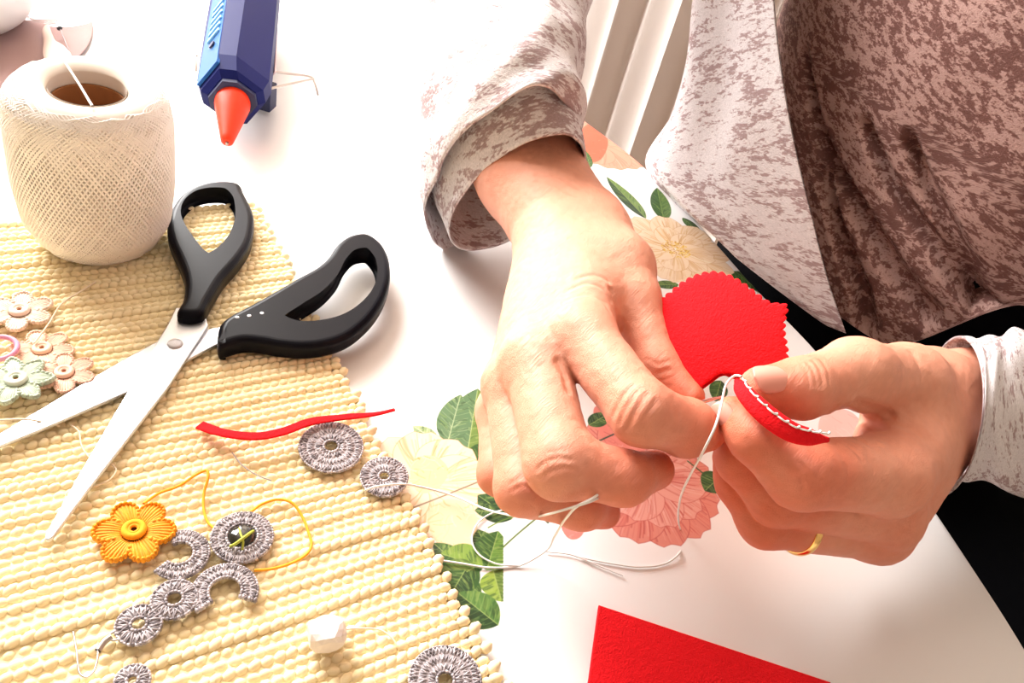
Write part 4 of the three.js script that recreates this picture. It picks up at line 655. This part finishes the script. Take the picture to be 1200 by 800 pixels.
{
  const N = 120;
  // right sleeve, wide and hanging to the table at the wrist
  const s = [ring([-.0798,.2016,-.6652], [-.0095,.2149,-.6759], [-.0663,.225,-.5684], N), ring([-.0685,.1531,-.5487], [-.014,.163,-.5568], [-.0609,.1829,-.4764], N), ring([-.0566,.1224,-.4788], [-.0108,.1325,-.4805], [-.0513,.1628,-.4215], N), ring([-.0475,.0992,-.4278], [-.0057,.114,-.427], [-.0408,.1537,-.3742], N), ring([-.0384,.0808,-.3937], [.0012,.1031,-.3924], [-.0321,.143,-.3475], N), ring([-.0315,.0689,-.3712], [.0036,.0926,-.3736], [-.0264,.1342,-.3353], N)];
  const armRing = (c, [n, e1, e2], r) => { const C = V(c), ax = C.clone().sub(V(n)).normalize(), p = V(e1).sub(V(n)), q = V(e2).sub(V(n)); p.addScaledVector(ax, -p.dot(ax)).normalize(); q.addScaledVector(ax, -q.dot(ax)).addScaledVector(p, -q.dot(p)).normalize(); return ring(c, C.clone().addScaledVector(p, r).toArray(), C.clone().addScaledVector(q, r).toArray(), N); };
  s.unshift(armRing([0.185, 0.31, -0.72], [[-.0798,.2016,-.6652], [-.0095,.2149,-.6759], [-.0663,.225,-.5684]], 0.078));
  const wr = (p, t, C, v) => { const n = p.clone().sub(C).normalize(); p.addScaledVector(n, 0.0035 * N3(Math.cos(t) * 2.2 + v * 2, Math.sin(t) * 2.2, v * 7) + 0.0016 * Math.sin(v * 26 + 3 * Math.cos(t) + 1.5 * Math.sin(2 * t)) * smooth(0, 0.3, v)); };
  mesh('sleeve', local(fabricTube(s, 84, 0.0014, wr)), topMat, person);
  const c = [ring([-.0393,.0866,-.397], [-.0045,.1028,-.3948], [-.0322,.1352,-.354], N), ring([-.0307,.077,-.3777], [.0027,.0987,-.3786], [-.0253,.1274,-.3452], N), ring([-.0201,.0676,-.3611], [.01,.0923,-.3605], [-.0168,.1157,-.3318], N)];
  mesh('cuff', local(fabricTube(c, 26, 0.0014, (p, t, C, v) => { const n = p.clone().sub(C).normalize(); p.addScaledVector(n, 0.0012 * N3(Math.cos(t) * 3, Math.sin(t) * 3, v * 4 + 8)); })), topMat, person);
  // left sleeve, closer to the wrist
  const l = [ring([.4206,.0026,-.3882], [.3991,.0468,-.424], [.3459,.0508,-.3243], N), ring([.3277,.0238,-.354], [.3101,.061,-.3841], [.2676,.0692,-.2942], N), ring([.2596,.0484,-.3288], [.2461,.079,-.3536], [.2077,.0901,-.2687], N), ring([.2219,.058,-.3109], [.2186,.0815,-.3337], [.1862,.0965,-.2584], N), ring([.2011,.0575,-.2976], [.1988,.0783,-.3286], [.1834,.0975,-.2592], N)];
  l.unshift(armRing([0.36, 0.31, -0.47], [[.4206,.0026,-.3882], [.3991,.0468,-.424], [.3459,.0508,-.3243]], 0.075));
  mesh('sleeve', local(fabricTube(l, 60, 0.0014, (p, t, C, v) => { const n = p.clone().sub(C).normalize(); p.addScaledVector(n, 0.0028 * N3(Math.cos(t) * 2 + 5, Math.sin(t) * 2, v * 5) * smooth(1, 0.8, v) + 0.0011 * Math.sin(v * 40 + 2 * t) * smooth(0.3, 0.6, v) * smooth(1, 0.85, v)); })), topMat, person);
  // body of the top: rings from lap to shoulders, with slanting folds
  const HIPS = [], FOLDS = [
    [[[-0.31, 0.114], [-0.138, 0.087], [0.008, 0.068], [0.192, 0.055], [0.414, 0.038], [0.637, 0.021]], 0.0085, 0.019],
    [[[0.067, 0.101], [0.22, 0.083], [0.389, 0.07], [0.543, 0.06], [0.707, 0.046], [0.866, 0.034]], 0.0085, 0.019],
    [[[0.238, 0.109], [0.367, 0.092], [0.52, 0.076], [0.66, 0.06], [0.806, 0.039]], 0.008, 0.017],
    [[[-0.003, 0.059], [0.186, 0.034], [0.377, 0.012], [0.463, -0.005]], 0.0085, 0.018]];
  const tors = [], a = [-0.545, -0.838], f = [-0.838, 0.545];   // the sitter's right and forward directions in plan
  const H = [[-0.26, 0.30, -0.62, 0.19, 0.155], [-0.14, 0.295, -0.615, 0.20, 0.165], [-0.03, 0.29, -0.61, 0.20, 0.165], [0.08, 0.285, -0.605, 0.197, 0.155], [0.2, 0.275, -0.60, 0.20, 0.145], [0.3, 0.27, -0.595, 0.195, 0.13], [0.37, 0.268, -0.594, 0.15, 0.10], [0.40, 0.266, -0.593, 0.075, 0.07], [0.45, 0.266, -0.595, 0.06, 0.06]];
  for (const [y, x, z, A, B] of H) { const r = []; for (let j = 0; j < 420; j++) { const t = j / 420 * Math.PI * 2, ca = Math.sign(Math.cos(t)) * Math.pow(Math.abs(Math.cos(t)), 0.9) * A, sb = Math.sin(t) * B; r.push(V(x + a[0] * ca + f[0] * sb, y, z + a[1] * ca + f[1] * sb)); } tors.push(r); }
  const R = splineRings(tors, 280).map((r, i) => { const C = new THREE.Vector3(); r.forEach(p => C.add(p)); C.multiplyScalar(1 / r.length);
    r.forEach((p, j) => { const n = p.clone().sub(C); n.y = 0; n.normalize(); const t = j / 420 * Math.PI * 2 - Math.PI / 2, arc = t * 0.18, y = p.y; let d = 0;
      for (const [f, w, dep] of FOLDS) { let m = 1; for (let k = 0; k < f.length - 1; k++) { const ax = f[k][0] * 0.18, ay = f[k][1], bx = f[k + 1][0] * 0.18 - ax, by = f[k + 1][1] - ay, u = clamp(((arc - ax) * bx + (y - ay) * by) / (bx * bx + by * by)); m = Math.min(m, Math.hypot(arc - ax - bx * u, y - ay - by * u) / (w * (0.6 + 0.4 * (k + u) / f.length * 1.6))); } d += dep * (Math.exp(-m * m) - 0.45 * Math.exp(-(m - 1.9) * (m - 1.9) * 1.5)); }
      p.addScaledVector(n, -d + 0.005 * N3(arc * 14, y * 9, 7)); p.y = Math.max(p.y, -0.012 + 0.065 * smooth(0.55, 0.9, t) * smooth(2.2, 1.4, t)); }); return r; });
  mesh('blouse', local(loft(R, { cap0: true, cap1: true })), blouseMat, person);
  HIPS.push(...tors.slice(0, 4).map(r => { const C = new THREE.Vector3(); r.forEach(p => C.add(p)); C.multiplyScalar(1 / r.length); return r.map(p => p.clone().lerp(C, 0.24)); }));
  // open front panel that falls from the shoulder to the table's edge
  const rowsL = [[.087,.2172,-.755],[.0786,.1688,-.7029],[.0777,.1127,-.6704],[.0778,.0733,-.6449],[.0746,.038,-.6228],[.0626,.0036,-.5949],[.0887,-.0023,-.5516],[.1182,-.0025,-.5192],[.157,-.0029,-.4803],[.2011,-.0008,-.4369]];
  const rowsR = [[.0666,.2266,-.6083],[.0793,.1923,-.5676],[.0959,.1548,-.5308],[.1075,.1321,-.5124],[.1211,.1089,-.4898],[.1369,.0852,-.4705],[.1529,.0636,-.4531],[.1668,.0446,-.4403],[.1808,.0271,-.43],[.1961,.0096,-.4196]];
  const cl = new THREE.CatmullRomCurve3(rowsL.map(p => V(p))), cr = new THREE.CatmullRomCurve3(rowsR.map(p => V(p))), rg = [], U = 34;
  for (let i = 0; i <= 70; i++) { const v = i / 70, L = cl.getPoint(v), Rr = cr.getPoint(v), out = L.clone().lerp(EYE, 0.0), o = [], wd = L.distanceTo(Rr), n0 = EYE.clone().sub(L.clone().lerp(Rr, 0.5)).normalize();
    const side = Rr.clone().sub(L).normalize(), nn = n0.clone().addScaledVector(side, -n0.dot(side)).normalize();
    for (const sd of [1, -1]) for (let k = 0; k <= U; k++) { const u = sd > 0 ? k / U : 1 - k / U; o.push(L.clone().lerp(Rr, u).addScaledVector(nn, 0.028 * Math.sin(Math.PI * u) * Math.min(1, wd / 0.08) + 0.0045 * Math.sin(u * 13 + v * 5 + 2 * N3(u * 2, v * 3, 1)) * Math.sin(Math.PI * u) + (sd > 0 ? 0.0008 : -0.0008))); } rg.push(o); }
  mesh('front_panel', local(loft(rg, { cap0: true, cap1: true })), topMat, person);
  // black trousers: lap and thighs reaching under the table
  const tro = std([0.003, 0.003, 0.004], 0.95, { specularIntensity: 0.1, bumpMap: fineBump, bumpScale: 0.0003 });
  const leg = (o, k0) => { const len = Math.hypot(k0[0] - o[0], k0[1] - o[1]), f = [(k0[0] - o[0]) / len, (k0[1] - o[1]) / len], a = [-f[1], f[0]], ring2 = (s, y, rx, ry) => { const r = []; for (let j = 0; j < 40; j++) { const t = j / 40 * Math.PI * 2; r.push(V(o[0] + f[0] * s + a[0] * Math.cos(t) * rx, y + Math.sin(t) * ry, o[1] + f[1] * s + a[1] * Math.cos(t) * rx)); } return r; };
    const knee = [o[0] + f[0] * 0.47, o[1] + f[1] * 0.47], low = (y, r0) => { const r = []; for (let j = 0; j < 40; j++) { const t = j / 40 * Math.PI * 2; r.push(V(knee[0] + a[0] * Math.cos(t) * r0 - f[0] * Math.sin(t) * r0, y, knee[1] + a[1] * Math.cos(t) * r0 - f[1] * Math.sin(t) * r0)); } return r; };
    return [loft(splineRings([ring2(-0.16, -0.25, 0.09, 0.09), ring2(-0.05, -0.21, 0.105, 0.10), ring2(0.15, -0.19, 0.095, 0.085), ring2(0.35, -0.19, 0.08, 0.075), ring2(0.47, -0.215, 0.066, 0.066)], 30), { cap0: true, cap1: true }), loft(splineRings([low(-0.20, 0.062), low(-0.35, 0.068), low(-0.55, 0.058), low(FY + 0.06, 0.05)], 20), { cap0: true, cap1: true })]; };
  mesh('trousers', local(merge([loft(HIPS, { cap0: true, cap1: true }), ...leg([0.26, -0.71], [-0.12, -0.46]), ...leg([0.405, -0.57], [0.35, -0.10])])), tro, person);
  const shoe = std([0.01, 0.01, 0.01], 0.5);
  for (const sd of [1, -1]) { const g = new THREE.SphereGeometry(1, 24, 16); g.scale(0.13, 0.045, 0.048); const q = sd > 0 ? [-0.16, -0.43, -0.838, 0.545] : [0.345, -0.05, -0.12, 0.99]; g.applyMatrix4(new THREE.Matrix4().makeBasis(V(q[2], 0, q[3]), V(0, 1, 0), V(-q[3], 0, q[2]))); g.translate(q[0], FY + 0.045, q[1]); mesh('shoe', local(g), shoe, person); }
}

// ---------------------------------------------------------------- the felt piece being sewn
{
  const t = thing('felt_piece', 'bright red felt piece with scalloped edge held between both hands', 'felt');
  const key = [[45, 214, .306], [100, 180, .306], [175, 120, .306], [265, 86, .306], [340, 86, .304], [420, 122, .302], [500, 180, .300], [560, 222, .298], [640, 232, .296], [632, 300, .292], [628, 360, .289], [642, 430, .286], [644, 490, .284]];
  const scal = [[.0505,.0988,-.2603],[.0542,.1018,-.2627],[.0589,.1069,-.2668],[.0652,.1107,-.2699],[.0708,.1131,-.2693],[.0775,.1133,-.2669],[.0846,.1121,-.2633],[.0896,.1117,-.2604],[.0955,.1134,-.2592],[.0954,.1108,-.2533],[.0955,.1088,-.2478],[.0969,.1067,-.2422],[.0974,.105,-.2369]];
  const low = [[.0962,.1025,-.2324],[.0913,.1003,-.228],[.0838,.0983,-.2264],[.0803,.0993,-.2272],[.0759,.0977,-.2285],[.072,.096,-.2245],[.0688,.0925,-.2217],[.0663,.0891,-.2202],[.0638,.087,-.2224],[.0608,.0877,-.2294],[.0577,.0888,-.2367],[.0543,.0919,-.2457],[.0519,.0952,-.2548]];
  const c = new THREE.CatmullRomCurve3(scal.map(p => V(p))), L = c.getLength(), nS = 24, out = [], pA = V([.0708,.1131,-.2693]), pB = V([.0637,.0872,-.2239]), pC = V([.0978,.1044,-.2378]), pn = new THREE.Vector3().crossVectors(pB.clone().sub(pA), pC.clone().sub(pA)).normalize(), flat = q => { const d = q.clone().sub(EYE); return EYE.clone().addScaledVector(d, pA.clone().sub(EYE).dot(pn) / d.dot(pn)); }, ctr = flat(V([.0745,.1018,-.2459]));
  for (let i = 0; i < nS; i++) for (let k = 0; k < 8; k++) { const s = (i + k / 8) / nS, p = flat(c.getPointAt(s)), d = p.clone().sub(ctr).normalize(); p.addScaledVector(d, 0.0012 * Math.sin(Math.PI * k / 8)); out.push(p.toArray()); }
  const lc = new THREE.CatmullRomCurve3(low.map(p => V(p)), false, 'centripetal'); for (let i = 0; i <= 60; i++) out.push(flat(lc.getPointAt(i / 60)).toArray());
  const n = EYE.clone().sub(ctr).normalize();
  mesh('panel', sheet(out, { n: n.toArray(), t: 0.0014, rings: 14, center: ctr.toArray(), bulge: (s, p) => 0.004 - 6 * p.distanceToSquared(ctr) }), felt, t);
  // second layer folded behind, seen as dark lips at the lower edge
  const back = [[.058,.0857,-.2406],[.0628,.084,-.2328],[.0662,.084,-.2251],[.07,.0868,-.2261],[.0741,.0907,-.2293],[.0783,.0935,-.2328],[.082,.094,-.2319],[.0891,.0931,-.235],[.0954,.096,-.2477],[.0788,.0966,-.2611],[.0626,.093,-.2582]];
  mesh('back_layer', sheet(new THREE.CatmullRomCurve3(back.map(p => V(p)), true).getPoints(60).slice(0, -1).map(p => p.toArray()), { n: n.toArray(), t: 0.0014, rings: 6 }), felt, t);
  // folded and stitched edge between thumb and forefinger
  const mid = [[.0753,.1109,-.2089],[.0772,.1123,-.2017],[.0813,.1126,-.1961],[.0862,.1122,-.1926],[.0919,.1115,-.1908],[.0978,.1109,-.1915],[.1044,.1095,-.1943]], cc = new THREE.CatmullRomCurve3(mid.map(p => V(p))), rings = [], st = [];
  for (let i = 0; i <= 50; i++) { const s = i / 50, p = cc.getPointAt(s), d = cc.getTangentAt(s), e = EYE.clone().sub(p).normalize(), sd = new THREE.Vector3().crossVectors(d, e).normalize(), u = new THREE.Vector3().crossVectors(sd, d), w = mix(0.0022, 0.0034, Math.sin(Math.PI * s)) * smooth(-0.08, 0.1, s) * (0.45 + 0.55 * smooth(1.02, 0.8, s)), o = []; for (let j = 0; j < 14; j++) { const a = j / 14 * 6.283, cx = Math.cos(a), cy = Math.sin(a); o.push(p.clone().addScaledVector(sd, Math.sign(cx) * Math.pow(Math.abs(cx), 0.7) * w).addScaledVector(u, cy * 0.0016)); } rings.push(o); }
  mesh('stitched_fold', loft(rings, { cap0: true, cap1: true }), felt, t);
  for (let i = 0; i < 10; i++) { const q = []; for (let k = 0; k <= 4; k++) { const s = (i + 0.05 + k / 4 * 0.92) / 10, p = cc.getPointAt(s), d = cc.getTangentAt(s), e = EYE.clone().sub(p).normalize(), sd = new THREE.Vector3().crossVectors(d, e).normalize(), u = new THREE.Vector3().crossVectors(sd, d); q.push(p.addScaledVector(u, 0.0012 + 0.0006 * Math.sin(Math.PI * k / 4)).addScaledVector(sd, -0.0019 + (k === 4 ? -0.0005 : 0)).toArray()); }
    mesh('stitch', tube(q, s => 0.0003 + 0.00018 * smooth(0.7, 1, s), 10, 6), whiteThread, t); }
}
{
  const t = thing('needle', 'thin steel sewing needle between the fingertips', 'needle'); const a = [.0674,.086,-.2197], b = [.0746,.1017,-.2111];
  mesh('shaft', tube([a, b], s => 0.0004 + 0.0003 * smooth(0.0, 0.5, 1 - s), 12, 8), std([0.7, 0.7, 0.72], 0.2, { metalness: 1 }), t);
  const e = new THREE.TorusGeometry(0.0008, 0.00025, 8, 16); e.scale(1, 2, 1); e.translate(...[.0676,.0864,-.2196]); mesh('eye', e, std([0.7, 0.7, 0.72], 0.2, { metalness: 1 }), t);
}
// red felt sheet on the table
{
  const s = slab([[.0617,-.1868],[.1562,-.1821],[.1672,-.1655],[.1374,-.1362],[.0558,-.1229],[.0608,-.1548]], 0.0004, 0.0024, { bevel: 0.0005, seg: 2 });
  single('felt_sheet', s, felt, 'flat red felt sheet with a cut corner lying on the white table', 'felt');
}
// sewing thread between mat, hands and felt
thread([...[[.0753,.1142,-.2078],[.0738,.1125,-.2095],[.072,.11,-.2076],[.071,.1077,-.2006],[.0689,.1063,-.1891],[.0682,.0992,-.186],[.072,.0752,-.1961],[.0801,.0429,-.215],[.0897,.0139,-.2302],[.1,-.0104,-.2426]], ...[[.0949,.0008,-.2242],[.0889,.0008,-.2168],[.0778,.0008,-.2113],[.065,.0008,-.2088],[.0521,.0008,-.2075]]], 0.00042, whiteThread, 'white sewing thread hanging from the stitched felt down to the table', 160);
thread([...[[-.0408,.0085,-.2043],[-.037,.0115,-.205],[-.0278,.0105,-.2107],[-.0204,.006,-.2158]], ...[[-.0064,.004,-.2178],[.0081,.012,-.2091]], ...[[.0184,.0281,-.1966],[.024,.0589,-.1739],[.0288,.0767,-.1638],[.0366,.0831,-.1652],[.0398,.08,-.1704]]], 0.00045, whiteThread, 'white sewing thread from the small rosette to the fingers', 120);
thread([...[[.0392,.0823,-.1697],[.0364,.0839,-.1652],[.0338,.0817,-.164],[.0326,.0703,-.1677],[.0346,.0377,-.1851]], ...[[.0356,.006,-.2004],[.0283,.0009,-.1956],[.0167,.0009,-.1904],[.0048,.0009,-.1885],[-.0047,.0012,-.1868]]], 0.00045, whiteThread, 'white sewing thread from the fingers to the edge of the mat', 120);
thread([[.0239,.003,-.2225],[.0131,.0009,-.2179],[.0072,.0009,-.2098],[.0066,.0009,-.201],[.0103,.0009,-.1954],[.018,.0009,-.193],[.0283,.0009,-.1952]], 0.00035, whiteThread, 'white thread loop over the printed cream flower', 80);
thread([[.0376,.0009,-.2055],[.0484,.0009,-.2075],[.0596,.0009,-.206],[.0708,.0009,-.2046]], 0.00032, whiteThread, 'short white thread end on the bare table', 40);

scene.traverse(o => { if (o.isMesh) { o.castShadow = true; o.receiveShadow = true; } });
renderer.render(scene, camera);
